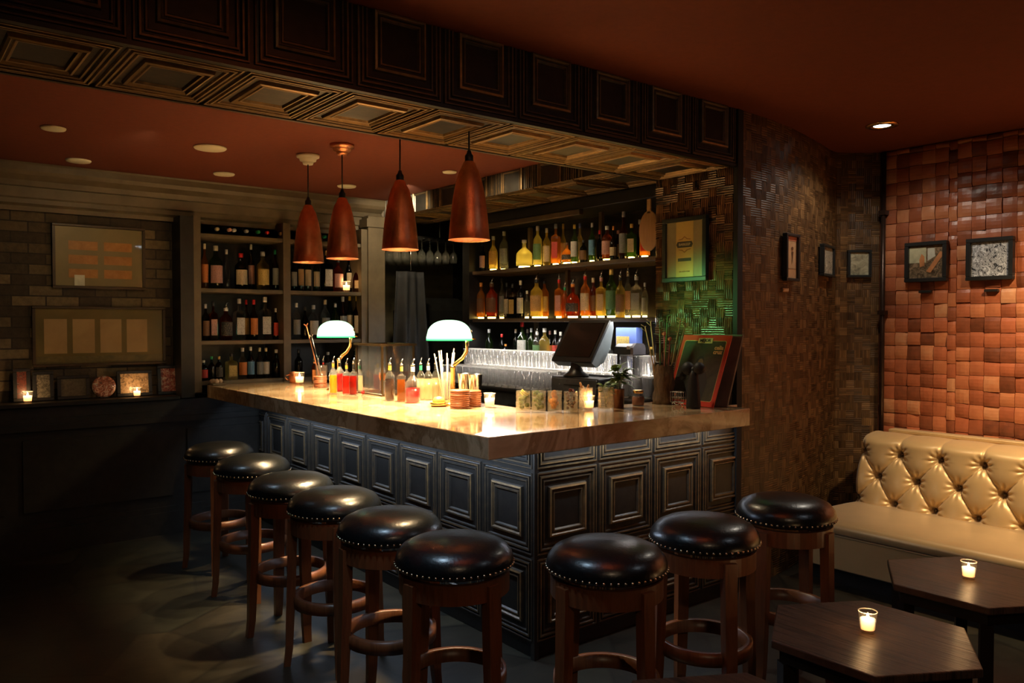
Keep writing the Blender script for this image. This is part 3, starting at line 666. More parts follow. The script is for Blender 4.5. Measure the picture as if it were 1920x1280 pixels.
m = MB(); wedge(m, -.05, .09, [(0, 0), (.12, 0), (.12, .05), (.1, .07), (.03, .07), (.0, .05)]); m.build('body', M_BLACKPL, pr)
m = MB(); wedge(m, -.075, -.051, [(.0, .0), (.12, 0)] + [(.12 - .035 + .035 * math.cos(a), .04 + .035 * math.sin(a)) for a in (0, .6, 1.2)] + [(.03, .075), (.0, .045)]); m.build('end_cap', mat('mid_grey_plastic', (.16, .15, .17), .5), pr)
MB().box((-.003, -.05, .035), (.0, -.02, .055)).build('sticker', mat('white_paper', (.6, .6, .6), .6), pr)
for yy in (3.60, 3.74): MB().box((.02, yy - 3.66 - .008, -.143), (.1, yy - 3.66 + .008, -.0005)).build('foot', M_DARK, pr)
bx = thing('blue_box', 'blue carton with a cream label beside the register screen', 'box', (4.05, 3.80, 1.236))
MB().box((-.03, -.095, 0), (.03, .095, .275), bev=.002).build('carton', mat('blue_card', (.12, .19, .55), .5, vary=.08), bx)
MB().box((-.032, -.03, .1), (-.0302, .09, .215)).build('label', label_mat('yellow'), bx)

# ------------------------------------------------------------------ recess: glass rack, apron
rk = thing('glass_rack', 'dark wooden overhead rack holding stemmed glasses beside the back bar', 'rack', (3.5, 6.0, 2.27))
for k in range(9): MB().box((k * .085 - .01, 0, 0), (k * .085 + .012, .7, .018)).build('rail', M_DARK, rk)
for yy in (.05, .62): MB().box((-.03, yy, .018), (.73, yy + .03, .04)).build('cross_bar', M_DARK, rk)
for xx in (.0, .68):
    MB().tube([(xx, .35, .02), (xx, .35, .328)], .006).build('hanger', M_CHROME, rk)
wg = None
for r in range(5):
    for k in range(8):
        loc = (3.5 + (k + .5) * .085, 6.06 + r * .13, 2.2915)
        if wg is None:
            wg = thing('wine_glass', 'stemmed glass hanging upside down from the overhead rack', 'glass', loc, 0, 'stemmed glasses hanging from the rack')
            MB().lathe([(.0, .002), (.034, .0), (.034, -.003), (.006, -.008), (.0045, -.09), (.01, -.1), (.03, -.125), (.036, -.16), (.03, -.205), (.028, -.205), (.034, -.16), (.028, -.128), (0, -.106)], seg=10).build('glass_body', glassy('stem_glass', (.9, .9, .85), .75, .05), wg)
        else: dup(wg, loc, 0, wg['label'])
ap = MB(); vs = []; nx, nz = 24, 16
for j in range(nz + 1):
    for i in range(nx + 1):
        t, s_ = i / nx, j / nz
        wdt = .13 + .05 * s_; vs.append((3.66 + (t - .5) * 2 * wdt, 6.02 + .03 * math.sin(t * 17) * (.4 + s_) + .02 * math.sin(t * 7 + 2), 1.99 - s_ * .95))
ap.add(vs, [(j * (nx + 1) + i, (j + 1) * (nx + 1) + i, (j + 1) * (nx + 1) + i + 1, j * (nx + 1) + i + 1) for j in range(nz) for i in range(nx)], smooth=True)
o_ = ap.build('hanging_apron', mat('black_cloth', (.018, .019, .022), .8), label='long black cloth apron hanging under the stemmed glasses', category='apron')
sm = o_.modifiers.new('s', 'SOLIDIFY'); sm.thickness = .006
hk = MB().tube([(3.66, 6.02, 2.0), (3.66, 6.02, 2.25)], .004).build('apron_hook', M_CHROME, label='thin metal hook rod holding the black apron below the rack', category='hook')
dk = MB().box((3.9, 6.3, .0), (4.55, 6.74, 1.78), bev=.12); dk.build('dark_arch_block', mat('dark_arch', (.016, .016, .015), .3), label='black rounded block standing in for the dark doorway arch left of the back bar', category='archway')  # solid block added in place of the dark doorway arch

# ------------------------------------------------------------------ bar
def bar_base():
    b = MB(); X0 = 2.335
    b.box((X0 + .012, YB + .012, 0), (2.70, 6.09, .984)); b.box((2.70, YB + .012, 0), (XP - .01, 3.11, .984))
    zt = .867
    k = 0
    while X0 + k * T < XP - .05:
        for z in (zt, zt - T, zt - 2 * T): tile(b, (X0 + k * T, YB, z), (1, 0, 0), (0, 0, 1), (0, -1, 0), T, T, .1)
        k += 1
    k = 0
    while YB + k * T < 6.1:
        for z in (zt, zt - T, zt - 2 * T): tile(b, (X0, YB + (k + 1) * T, z), (0, -1, 0), (0, 0, 1), (-1, 0, 0), T, T, -.12)
        k += 1
    b.box((X0 - .006, YB - .006, 0), (X0 + .02, YB + .02, .984), val=.3)
    return b
bth = thing('bar', 'L-shaped bar body faced with black and gold pressed tin panels', 'bar', (0, 0, 0))
bb = bar_base().build('panelled_body', M_TIN, bth, clip=[((0, 0, .9845), (0, 0, 1)), ((XP - .014, 0, 0), (1, 0, 0)), ((0, 6.08, 0), (0, 1, 0)), ((0, 0, .001), (0, 0, -1))])
ct = MB(); ct.prism([(1.93, 2.58), (3.70, 2.58), (3.70, 2.745), (XP - .015, 2.745), (XP - .015, 3.15), (2.74, 3.15), (2.74, 6.08), (1.93, 6.08)], .986, 1.08)
co = ct.build('bar_counter', M_MARBLE, label='L-shaped polished brown marble counter slab on top of the bar', category='counter')
bv = co.modifiers.new('b', 'BEVEL'); bv.width = .004; bv.segments = 2

# ------------------------------------------------------------------ bar stools
def make_stool(label):
    t = thing('bar_stool', label, 'stool', (0, 0, 0), 0, 'bar stools around the bar'); R_ = .205
    seat = [(0, .785), (.1, .782), (.15, .772), (.185, .755), (.205, .73), (.212, .705), (.208, .69), (.2, .684), (0, .684)]
    s = MB().lathe(seat[::-1], seg=48).build('seat', M_LEATHER, t)
    nb = MB()
    for k in range(56):
        a = 2 * PI * k / 56; nb.ball((.2105 * math.cos(a), .2105 * math.sin(a), .697), .0052, seg=6)
    nb.build('nailhead_trim', M_NAIL, s)
    MB().lathe([(0, .669), (.15, .669), (.15, .684), (0, .684)], seg=32).build('swivel_plate', M_DARK, t)
    ar = MB().lathe([(.175, .6), (.196, .6), (.196, .668), (.175, .668), (.175, .6)], seg=48, smooth=False).build('apron_ring', M_CHERRY, t)
    for k in range(4):
        a = PI / 4 + k * PI / 2; c, s_ = math.cos(a), math.sin(a); m = MB(); vs = []
        for z, rr, wd in ((0, .214, .018), (.08, .204, .02), (.2, .2, .0225), (.4, .192, .024), (.6, .188, .025), (.655, .188, .025)):
            for dr, dt in ((-wd * .8, -wd), (wd * .8, -wd), (wd * .8, wd), (-wd * .8, wd)):
                vs.append(((rr + dr) * c - dt * s_, (rr + dr) * s_ + dt * c, z))
        fs = [(r * 4 + i, r * 4 + (i + 1) % 4, r * 4 + 4 + (i + 1) % 4, r * 4 + 4 + i) for r in range(5) for i in range(4)] + [(3, 2, 1, 0), (20, 21, 22, 23)]
        m.add(vs, fs).build('leg', M_CHERRY, t)
    MB().lathe([(.162, .265), (.185, .265), (.187, .29), (.185, .315), (.162, .315), (.162, .265)], seg=48).build('foot_ring', M_CHERRY, t)
    return t
STOOLS = [(1.60, 2.34, 'nearest to the bar corner on the left side, right behind the room'), (1.62, 2.83, ''), (1.63, 3.35, ''), (1.63, 3.84, ''), (1.68, 4.50, ''), (1.70, 5.12, ''), (1.985, 1.965, ''), (2.53, 1.97, ''), (3.12, 1.99, '')]
SL = ['black leather bar stool nearest the bar corner in the left row of six', 'black leather bar stool, second from the bar corner in the left row', 'black leather bar stool, third from the bar corner in the left row',
      'black leather bar stool, third from the dark back ledge in the left row', 'black leather bar stool, second from the dark back ledge in the left row', 'black leather bar stool farthest back, by the dark ledge',
      'black leather bar stool in front of the bar, leftmost of the right three', 'black leather bar stool in front of the bar, middle of the right three', 'black leather bar stool beside the gold sofa, rightmost of all']
ROT = [.78, .55, .3, .6, .4, .2, .62, .25, .75]
proto = make_stool(SL[0])
for i, (x, y, _) in enumerate(STOOLS):
    rz = ROT[i] - .78 - YAW
    if i == 0: proto.location = (x, y, 0); proto.rotation_euler = (0, 0, rz)
    else: dup(proto, (x, y, 0), rz, SL[i])

# ------------------------------------------------------------------ hexagonal tables
def make_table(label, loc):
    t = thing('hexagonal_table', label, 'table', loc, 0, 'low hexagonal tables'); R_ = .352
    hexp = lambda r: [(r * math.sin(k * PI / 3), r * math.cos(k * PI / 3)) for k in range(6)]
    tp = MB().prism(hexp(R_), .472, .5).build('tabletop', M_TABLE, t); bv = tp.modifiers.new('b', 'BEVEL'); bv.width = .004; bv.segments = 2
    m = MB(); a, c = hexp(R_ - .03), hexp(R_ - .055)
    for k in range(6):
        j = (k + 1) % 6; m.add([(*a[k], .425), (*a[j], .425), (*c[j], .425), (*c[k], .425), (*a[k], .471), (*a[j], .471), (*c[j], .471), (*c[k], .471)], [(0, 1, 2, 3), (4, 7, 6, 5), (0, 4, 5, 1), (2, 6, 7, 3)])
    m.build('apron', M_DARKT, t)
    for k in range(6):
        x, y = hexp(R_ - .055)[k]; an = -k * PI / 3; cc, ss = math.cos(an), math.sin(an); w_ = .022
        pts = [(x + (dx * cc - dy * ss), y + (dx * ss + dy * cc)) for dx, dy in ((-w_, -w_), (w_, -w_), (w_, w_), (-w_, w_))]
        MB().prism(pts, 0, .424).build('leg', M_DARKT, t)
    return t
M_DARKT = mat('black_table_base', (.018, .013, .01), .4)
tab = make_table('dark hexagonal table in front, with a candle in the middle', (2.595, 1.335, 0))
dup(tab, (3.475, 1.36, 0), 0, 'dark hexagonal table with a candle, closest to the gold sofa')
dup(tab, (1.715, 1.24, 0), 0, 'dark hexagonal table cut off at the bottom edge in front of stools')

# ------------------------------------------------------------------ candles
def make_votive(loc, label, s=1., power=.35):
    t = thing('votive_candle', label, 'candle', loc, 0, 'lit votive candles'); t.scale = (s, s, s)
    MB().lathe([(0, 0), (.023, 0), (.0245, .006), (.030, .072), (.0285, .072), (.0235, .012), (0, .01)], seg=24).build('glass_cup', M_GLASS, t)
    MB().lathe([(.028, .071), (.0305, .071), (.0305, .0735), (.028, .0735), (.028, .071)], seg=24).build('rim', M_RIMG, t)
    MB().lathe([(0, .0125), (.0228, .0125), (.0258, .046), (0, .046)], seg=20).build('wax', M_WAX, t)
    MB().lathe([(0, .046), (.0045, .05), (.005, .055), (.002, .064), (0, .068)], seg=8).build('flame', M_FLAME, t)
    lamp('votive_flame_light', 'POINT', (loc[0], loc[1], loc[2] + .075 * s), power, (1, .55, .22), .012)
    return t
make_votive((2.6, 1.345, .5), 'lit candle in a clear glass cup on the front hexagonal table')
make_votive((3.47, 1.375, .5), 'lit candle in a clear glass cup on the table by the sofa')
make_votive((2.50, 5.72, 1.08), 'lit white candle at the far left end of the bar counter', 1.25)
make_votive((2.627, 3.50, 1.08), 'lit candle beside the round coaster stacks on the bar', 1.08)
make_votive((2.965, 3.07, 1.08), 'lit candle in front of the garnish glasses on the bar', 1.05)
p = at(650, 545, y=YL + .03); make_votive((p.x, YL + .035, ZC[2] + .0005), 'lit candle on the upper shelf of the bottle cabinet', 1.2)
p = at(52, 757, y=YL + .05); make_votive((p.x, YL + .05, 1.0105), 'lit candle at the left end of the dark back ledge', 1.05)
p = at(257, 748, y=YL + .05); make_votive((p.x, YL + .05, 1.0105), 'lit candle on the ledge before the white seaside photograph', .95)

# ------------------------------------------------------------------ tufted sofa along the red wall
def sofa():
    t = thing('tufted_sofa', 'long gold satin banquette with a button-tufted back along the red wall', 'sofa', (4.4, 2.72, 0))
    YA, YE = 2.70, .5
    ns, nt_, ne = 420, 84, 8; z0, z1 = .33, .795; m = MB(); vs = []; ds, dz = .245, .153; s0 = 2.441; zr = (.70, .55, .395)
    for j in range(nt_ + ne + 1):
        for i in range(ns + 1):
            y = YA + (YE - YA) * i / ns; z = z0 + (z1 - z0) * min(j, nt_) / nt_; u = (y - s0) / ds
            if zr[2] < z < zr[0]:
                vv = (z - zr[0]) / (2 * dz); a, b_ = u + vv, u - vv
                h = (abs(math.sin(PI * a)) * abs(math.sin(PI * b_))) ** .3
            else: h = abs(math.sin(PI * u)) ** .3
            h = .4 + .6 * h
            for r_, zz in enumerate(zr):
                off = 0 if r_ != 1 else .5
                uu = (u - off) - round(u - off); d = math.hypot(uu * ds, z - zz); h -= .9 * math.exp(-(d / .02) ** 2) + .35 * math.exp(-(d / .055) ** 2)
                ang = math.atan2(z - zz, uu * ds + 1e-9); h += .085 * math.sin(ang * 10 + r_) * math.exp(-((d - .042) / .022) ** 2)
            ex = max(0, j - nt_) / ne
            lean = 5.03 + (z - z0) / (z1 - z0) * .12
            top = max(0, (z - .745) / .05); rnd = .045 * top ** 2.5
            edge = max(0, 1 - (YA - y) / .03) ** 2 * .03
            vs.append((lean - .06 * h * (1 - ex) + rnd + edge + ex * .2 - 4.4, y - 2.72, z + .022 * math.sin(PI * min(1, ex * 1.0)) * h))
    N = ns + 1; nt_ += ne
    m.add(vs, [(j * N + i, j * N + i + 1, (j + 1) * N + i + 1, (j + 1) * N + i) for j in range(nt_) for i in range(ns)], smooth=True)
    b = [vs[j * N] for j in range(nt_ + 1)]
    m.add(b + [(b[-1][0], -.02, z0)], [tuple(range(len(b) + 1))])
    bk = m.build('tufted_back', M_SATIN, t)
    bt = MB()
    for r_, zz in enumerate(zr):
        for k in range(-2, 8):
            y = s0 - (k + (0 if r_ != 1 else .5)) * ds
            if YE < y < YA: bt.ball((5.03 + (zz - z0) / (z1 - z0) * .12 - 4.4 + .012, y - 2.72, zz), .011, seg=8)
    bt.build('buttons', mat('dark_button', (.12, .08, .035), .4), bk)
    m = MB().box((.80, YE - 2.72, .3), (1.16, YA - 2.72, .785), bev=.015); m.build('back_frame', M_SATIN, t)
    MB().box((1.08, YE - 2.72, .786), (1.165, YA - 2.72, .812), bev=.006).build('top_rail', M_SATIN, t)
    se = MB(); pr = [(-.0, .3), (-.035, .315), (-.045, .335), (-.035, .365), (.0, .38), (.06, .388), (.3, .392), (.5, .386), (.66, .376), (.66, .3)]
    ys = [-.03, -.015, 0, .03] ; ring = []
    L_ = [(YA, .0), (YA - .01, .6), (YA - .05, 1), (YE, 1)]
    for y, k in L_:
        for x, z in pr: ring.append((x, y - 2.72, .3 + (z - .3) * (.72 + .28 * k)))
    n = len(pr); se.add(ring, [(r * n + i, r * n + i + 1, (r + 1) * n + i + 1, (r + 1) * n + i) for r in range(3) for i in range(n - 1)], smooth=True)
    se.add(ring[:n], [tuple(range(n))]); se.build('seat_cushion', M_SATIN, t)
    MB().box((-.02, YE - 2.72, .1), (.7, YA - 2.72, .3), bev=.006).tube([(-.024, YE - 2.72, .3), (-.024, YA - 2.72, .3)], .005).build('seat_base', M_SATIN, t)
    MB().box((.05, YE - 2.72, 0), (.7, YA - 2.72, .1)).build('plinth', M_DARK, t)
sofa()

# ------------------------------------------------------------------ pendants
def make_pendant(label, loc, canopy='cream'):
    t = thing('pendant_lamp', label, 'lamp', loc, 0, 'copper pendant lamps over the bar')
    sh = [(.02, .36), (.028, .352), (.034, .335), (.048, .31), (.062, .26), (.074, .2), (.083, .13), (.090, .06), (.0945, .004), (.0975, .0), (.0955, -.002), (.092, .003), (.087, .06), (.08, .13), (.07, .2), (.058, .26), (.04, .31), (.0, .335)]
    MB().lathe(sh[::-1], seg=40).build('shade', M_COPPER, t)
    MB().lathe([(0, .34), (.02, .34), (.02, .385), (.012, .395), (.008, .41), (0, .41)], seg=14).build('socket_cap', M_DARK, t)
    MB().tube([(0, 0, .4), (0, 0, HI - PEND_RIM - .02)], .0045, 6).build('cord', M_DARK, t)
    MB().ball((0, 0, .2), .028).lathe([(.012, .22), (.012, .32)], seg=10).build('bulb', emit('pendant_bulb', (1, .7, .36), 9), t)
    cz = HI - PEND_RIM
    m = MB().lathe([(0, -.062), (.03, -.062), (.034, -.05), (.034, -.044), (.05, -.04), (.054, -.026), (.056, -.022), (.07, -.018), (.072, -.0012), (0, -.0012)], seg=28)
    m.build('canopy', M_PLATE if canopy == 'cream' else M_COPPER, t, loc=(0, 0, cz)); return t
PLB = ['copper pendant lamp farthest left, hung from a cream stepped canopy', 'copper pendant lamp hung from a shiny copper canopy, second from left', 'copper pendant lamp over the middle of the bar, third from left', 'largest-looking copper pendant lamp, rightmost, before the back bar shelves']
for i, (x, y) in enumerate(PENDANTS): make_pendant(PLB[i], (x, y, PEND_RIM), 'cream' if i != 1 else 'copper')

# ceiling plates and the lit lounge downlight
for i, (px, py, r) in enumerate([(100, 239, .062), (147, 300, .075), (394, 276, .095), (420, 325, .072), (650, 348, .072), (843, 321, .05)]):
    p = at(px, py, z=HI)
    lb = ['small cream ceiling disc farthest left above the brick wall', 'cream ceiling disc with a dimpled centre, second from left', 'largest cream ceiling disc left of the pendants', 'cream ceiling disc above the cabinet, just left of the first pendant', 'cream ceiling disc between the first and third pendants', 'small cream ceiling disc between the two right pendants'][i]
    MB().lathe([(0, -.012), (r * .93, -.012), (r, -.006), (r, -.001), (0, -.001)], seg=32).build('ceiling_disc', M_PLATE, loc=(p.x, p.y, HI), label=lb, category='ceiling disc', group='cream discs on the bar ceiling')
dl = thing('ceiling_downlight', 'bright round recessed downlight in the lounge ceiling by the red wall', 'light', (4.83, 2.44, H))
MB().lathe([(.05, -.001), (.052, -.008), (.092, -.008), (.094, -.001)], seg=32).build('trim_ring', M_BRASS, dl)
MB().lathe([(0, -.004), (.05, -.004)], seg=24).build('lens', emit('downlight_lens', (1, .96, .85), 7), dl)

# ------------------------------------------------------------------ banker lamps
def shade_mat():
    m, n, l, out = nt('lit_green_glass'); e = n.new('ShaderNodeEmission'); tc = n.new('ShaderNodeTexCoord'); sp = n.new('ShaderNodeSeparateXYZ')
    l.new(tc.outputs['Generated'], sp.inputs[0]); l.new(ramp(n, l, sp.outputs[2], [(0, (.03, .5, .12)), (.06, (.12, .8, .25)), (.16, (.55, 1, .6))]), e.inputs[0])
    e.inputs[1].default_value = 2.0; l.new(e.outputs[0], out.inputs[0]); return m
M_SHADE = shade_mat()
def banker(label, loc, rz):
    t = thing('banker_lamp', label, 'lamp', loc, rz, "green glass banker's lamps")
    MB().lathe([(0, 0), (.085, 0), (.085, .01), (.06, .018), (.03, .024), (.014, .03), (0, .03)], seg=28).build('base', M_BRASS, t)
    MB().lathe([(.013, .028), (.016, .04), (.013, .05), (.013, .2), (.017, .205), (.017, .215), (0, .22)], seg=16).build('post', M_BRASS, t)
    arc = [(0, 0, .21), (.02, 0, .235), (.055, 0, .262), (.078, 0, .3), (.082, 0, .345), (.082, 0, .38)]
    MB().tube(arc, .011, 10).tube([(.075, 0, .385), (.13, 0, .368)], [.008, .005], 8).build('arm', M_BRASS, t)
    m = MB(); vs = []; nu, nv = 24, 14
    for i in range(nu + 1):
        u = -1 + 2 * i / nu; e = math.sqrt(max(0.0, 1 - abs(u) ** 2.6))
        for j in range(nv + 1):
            a = PI * j / nv; rr = .02 + .094 * e
            vs.append((u * .127 - .02, math.cos(a) * (.01 + .075 * e), .39 + math.sin(a) * rr * 1.0 - .02 * u * 0 - .028))
    m.add(vs, [(i * (nv + 1) + j, (i + 1) * (nv + 1) + j, (i + 1) * (nv + 1) + j + 1, i * (nv + 1) + j + 1) for i in range(nu) for j in range(nv)], smooth=True)
    ob = m.build('shade', M_SHADE, t); so = ob.modifiers.new('s', 'SOLIDIFY'); so.thickness = .003
    MB().tube([(.094, 0, .412), (.108, 0, .414)], .009, 10).build('shade_knob', M_BRASS, ob)
    c, s_ = math.cos(rz), math.sin(rz)
    lamp('banker_bulb', 'SPOT', (loc[0] - .02 * c, loc[1] - .02 * s_, loc[2] + .39), 45, (1, .76, .44), .03, (loc[0] - .02 * c, loc[1] - .02 * s_, 0), 150, .7)
    return t
banker("green glass banker's lamp at the far left of the bar counter", (2.50, 5.06, 1.08), -YAW)
banker("green glass banker's lamp in the middle of the bar counter", (2.565, 3.765, 1.08), -YAW)
lamp('green_shade_glow', 'SPOT', (2.72, 3.74, 1.55), 80, (.3, 1.0, .32), .1, (3.83, 2.98, 1.62), 30, 1.0)

# ------------------------------------------------------------------ things on the bar
def C(px, py):
    p = at(px, py, z=1.08)
    k = min(1., 2.66 / p.x) if p.y > 3.2 else 1.
    return (p.x * k, p.y * k, 1.0805)
LIQ = {'yellow': ('yellow', (.75, .45, .04)), 'red': ('red', (.6, .01, .01)), 'pink': ('pink', (.6, .06, .03)), 'amber': ('amber', (.4, .15, .02)), 'clear': ('clear', (.95, .85, .6)), 'brown': ('brown', (.14, .045, .01)), 'orange': ('orange', (.55, .24, .03))}
CB = [(625, 738, 15, 668, 'round', 'yellow', 'yellow', 'tall pourer bottle of yellow liquid, leftmost on the bar by the green lamp'),
      (637, 733, 16, 668, 'round', 'red', 'black', 'pourer bottle of deep red liquid behind the yellow one on the bar'),
      (650, 739, 15, 672, 'square', 'pink', 'yellow', 'square pourer bottle of pale red liquid left of the glass lantern'),
      (663, 740, 15, 671, 'square', 'pink', 'black', 'square bottle of rosy liquid nearest the glass lantern'),
      (674, 735, 14, 674, 'round', 'clear', 'green', 'small clear bottle with green band beside the glass lantern'),
      (731, 751, 19, 670, 'round', 'brown', 'yellow', 'dark amber pourer bottle in front of the glass lantern'),
      (753, 753, 17, 672, 'square', 'orange', 'yellow', 'orange pourer bottle between the brown one and the red one'),
      (774, 755, 29, 672, 'squat', 'red', 'white', 'wide squat bottle of bright red liquid at the counter front'),
      (789, 750, 16, 670, 'round', 'clear', 'green', 'clear pourer bottle with green neck band right of the red bottle'),
      (803, 750, 18, 671, 'round', 'clear', 'silver', 'clear pourer bottle with silver neck, two right of the red bottle'),
      (817, 749, 16, 669, 'round', 'clear', 'black', 'clear pourer bottle with black neck left of the straw glass'),
      (829, 745, 15, 674, 'round', 'clear', 'blue', 'clear pourer bottle with blue neck band beside the straw glass')]
for px, py, wp, top, kind, lq, nk, lb in CB:
    p = C(px, py); Z = depth(p); h = (z_of(top, Z) - 1.08) / 1.13
    bottle(p, h, wp * Z / F_PX / 2, kind, 'clear', '', '', True, label=lb, group='pourer bottles on the bar', liquid=LIQ[lq], neck=nk, fill=.95 if kind != 'squat' else .9, face=-PI / 2 - YAW)
for i, (px, c) in enumerate([(594, 'orange'), (602, 'pink'), (611, 'red')]):
    p = C(px, 716); bottle((p[0] - .02, p[1], p[2]), .19, .02, 'round', 'brown', 'orange', 'black', True, label=f"small dasher bottle with {c} neck band behind the coaster stack", group='dasher bottles on the bar', neck=c)
def coasters(px, py, n, r, where, z=1.0805, th=.0095, pos=None):
    p = pos or C(px, py); grp = 'round coasters stacked on the bar'
    base = None
    for k in range(n):
        pos_ = "topmost" if k == n - 1 else ("bottom" if k == 0 else f"{ordn(k)} from bottom")
        lb = f"round reddish wooden coaster, {pos_} of the stack {where}"
        loc = (p[0] + random.uniform(-.002, .002), p[1] + random.uniform(-.002, .002), z + k * (th + .0006))
        o2 = MB().lathe([(0, 0), (r * .93, 0), (r, .003), (r, th - .003), (r * .96, th), (r * .88, th - .001), (0, th - .002)], seg=28).build('coaster', M_COAST, loc=loc)
        o2['label'] = lb; o2['category'] = 'coaster'; o2['group'] = grp
M_COAST = wood('coaster_wood', (.2, .06, .025), (.3, .1, .04), .35, (10, 10, 10), 3)
coasters(603, 720, 8, .048, 'near the straight glass of spoons', pos=(2.50, 5.36, 1.08))
coasters(860, 766, 9, .054, 'left of the bar candle', pos=(2.475, 3.565, 1.08), th=.0105)
coasters(890, 761, 8, .052, 'touching the bar candle', pos=(2.585, 3.605, 1.08), th=.0105)
def glass_at(label, loc, h, r, name='glass_tumbler', cat='glass', group=None, m=None, flare=1.06):
    t = thing(name, label, cat, loc, 0, group)
    MB().lathe([(0, 0), (r * .93, 0), (r * .95, .006), (r * flare, h), (r * flare - .002, h), (r * .88, .012), (0, .01)], seg=24).build('glass_cup', m or M_TUMBLER, t); return t
# mixing glass with spoons
mg = glass_at('cut mixing glass at the far left of the bar', (2.585, 5.52, 1.0805), .15, .042, 'mixing_glass')
for i, (a, b_, m_, lb) in enumerate([((.0, .01, .02), (-.09, .06, .44), M_COPPER, 'long copper bar spoon with a forked end in the mixing glass'), ((.01, -.01, .02), (-.06, .035, .36), M_CHROME, 'long steel bar spoon in the mixing glass')]):
    s = thing('bar_spoon', lb, 'spoon', mg.location, 0); MB().tube([a, b_], .0045, 8).build('stem', m_, s)
    MB().tube([b_, (b_[0] - .02, b_[1], b_[2] + .012)], [.006, .003]).tube([b_, (b_[0] + .012, b_[1], b_[2] + .02)], [.006, .003]).build('end', m_, s)
mu = thing('copper_mug', 'round copper mug left of the mixing glass on the bar', 'mug', (2.53, 5.88, 1.0805))
MB().lathe([(0, 0), (.035, 0), (.045, .03), (.045, .06), (.038, .085), (.036, .085), (.042, .058), (.042, .03), (0, .004)], seg=24).build('cup', M_COPPER, mu)
MB().tube([(-.043, 0, .065), (-.07, 0, .06), (-.075, 0, .04), (-.06, 0, .025), (-.044, 0, .025)], .004).build('handle', M_COPPER, mu)
# lantern case
cs = thing('glass_lantern', 'brass-framed square glass lantern case in the middle of the bar', 'lantern', (2.50, 4.46, 1.0805)); W_, D_, H_ = .23, .34, .315
for x in (0, W_):
    for y in (0, D_): MB().box((x - .006, y - .006, .012), (x + .006, y + .006, H_)).build('post', M_BRONZE if 0 else mat('dark_bronze', (.12, .08, .04), .35, .8), cs)
MB().box((-.01, -.01, 0), (W_ + .01, D_ + .01, .012), bev=.003).build('base', MATS['dark_bronze'], cs)
m = MB()
for a, b_ in (((-.016, -.016), (W_ + .016, .004)), ((-.016, D_ - .004), (W_ + .016, D_ + .016)), ((-.016, .004), (.004, D_ - .004)), ((W_ - .004, .004), (W_ + .016, D_ - .004))): m.box((*a, H_), (*b_, H_ + .014))
m.build('top_frame', MATS['dark_bronze'], cs)
for a, b_ in (((0, 0), (W_, 0)), ((0, D_), (W_, D_)), ((0, 0), (0, D_)), ((W_, 0), (W_, D_))):
    e = .0012; MB().box((min(a[0], b_[0]) + (.006 if a[0] != b_[0] else -e), min(a[1], b_[1]) + (.006 if a[1] != b_[1] else -e), .0125), (max(a[0], b_[0]) - (.006 if a[0] != b_[0] else -e), max(a[1], b_[1]) - (.006 if a[1] != b_[1] else -e), H_ - .001)).build('glass_pane', M_GLASS, cs)
for i, (dx, dy) in enumerate([(.06, .1), (.1, .17), (.14, .25)]):
    s_ = thing('test_tube_vase', f"slim clear glass tube inside the lantern, {['front', 'middle', 'rear'][i]} one", 'glass', (2.5 + dx, 4.46 + dy, 1.0945))
    MB().lathe([(0, 0), (.018, .004), (.02, .02), (.02, .13), (.012, .15), (.008, .16), (.008, .19)], seg=14).build('tube', M_TUMBLER, s_); MB().lathe([(.0205, .08), (.0205, .12)], seg=14).build('band', label_mat('orange'), s_)
# straw glass
sg = glass_at('straight glass packed with steel straws beside the middle lamp', (2.66, 3.97, 1.0805), .17, .036, 'straw_glass')
random.seed(11)
for k in range(9):
    a = k * 2.4; r0, r1 = .022, .05 + .045 * random.random(); hgt = random.uniform(.25, .31)
    o2 = MB().tube([(math.cos(a) * r0, math.sin(a) * r0, .012), (math.cos(a) * r1 * .8, math.sin(a) * r1 * .8, hgt)], .004, 6).build('drinking_straw', mat('pale_straw', (.75, .6, .4), .3, .3), loc=sg.location)
    o2['label'] = 'thin pale metal straw standing in the straight glass by the lamp'; o2['category'] = 'straw'; o2['group'] = 'straws in the bar glass'
for i, (x, y) in enumerate([(2.69, 3.72), (2.69, 3.825)]):
    lb = f"upturned steel shaker tin behind the coasters, {['right', 'left'][i]} one of the pair"
    MB().lathe([(.028, .0), (.03, .0), (.042, .165), (.043, .168), (.040, .168), (.028, .004), (0, .004)], seg=24).build('shaker_tin', M_CHROME, loc=(x, y, 1.0805), label=lb, category='shaker', group='steel shaker tins on the bar')
di = thing('brass_dish', 'low brass dish with a halved lime in front of the middle lamp', 'dish', (2.44, 3.72, 1.0805))
MB().lathe([(0, 0), (.04, 0), (.05, .02), (.048, .02), (.038, .005), (0, .004)], seg=24).build('bowl', M_BRASS, di)
MB().lathe([(0, .006), (.03, .01), (.036, .03), (.025, .05), (0, .056)], seg=18).build('lime', mat('lime_peel', (.3, .26, .06), .4), di)
# cherry pick
ch = MB().ball((0, 0, .012), .012).tube([(0, 0, .02), (.004, .002, .045)], .0012, 5).build('red_cherry', mat('cherry_red', (.5, .02, .02), .2), loc=(2.47, 4.66, 1.0805), label='single dark red cherry lying beside the lantern base', category='cherry')

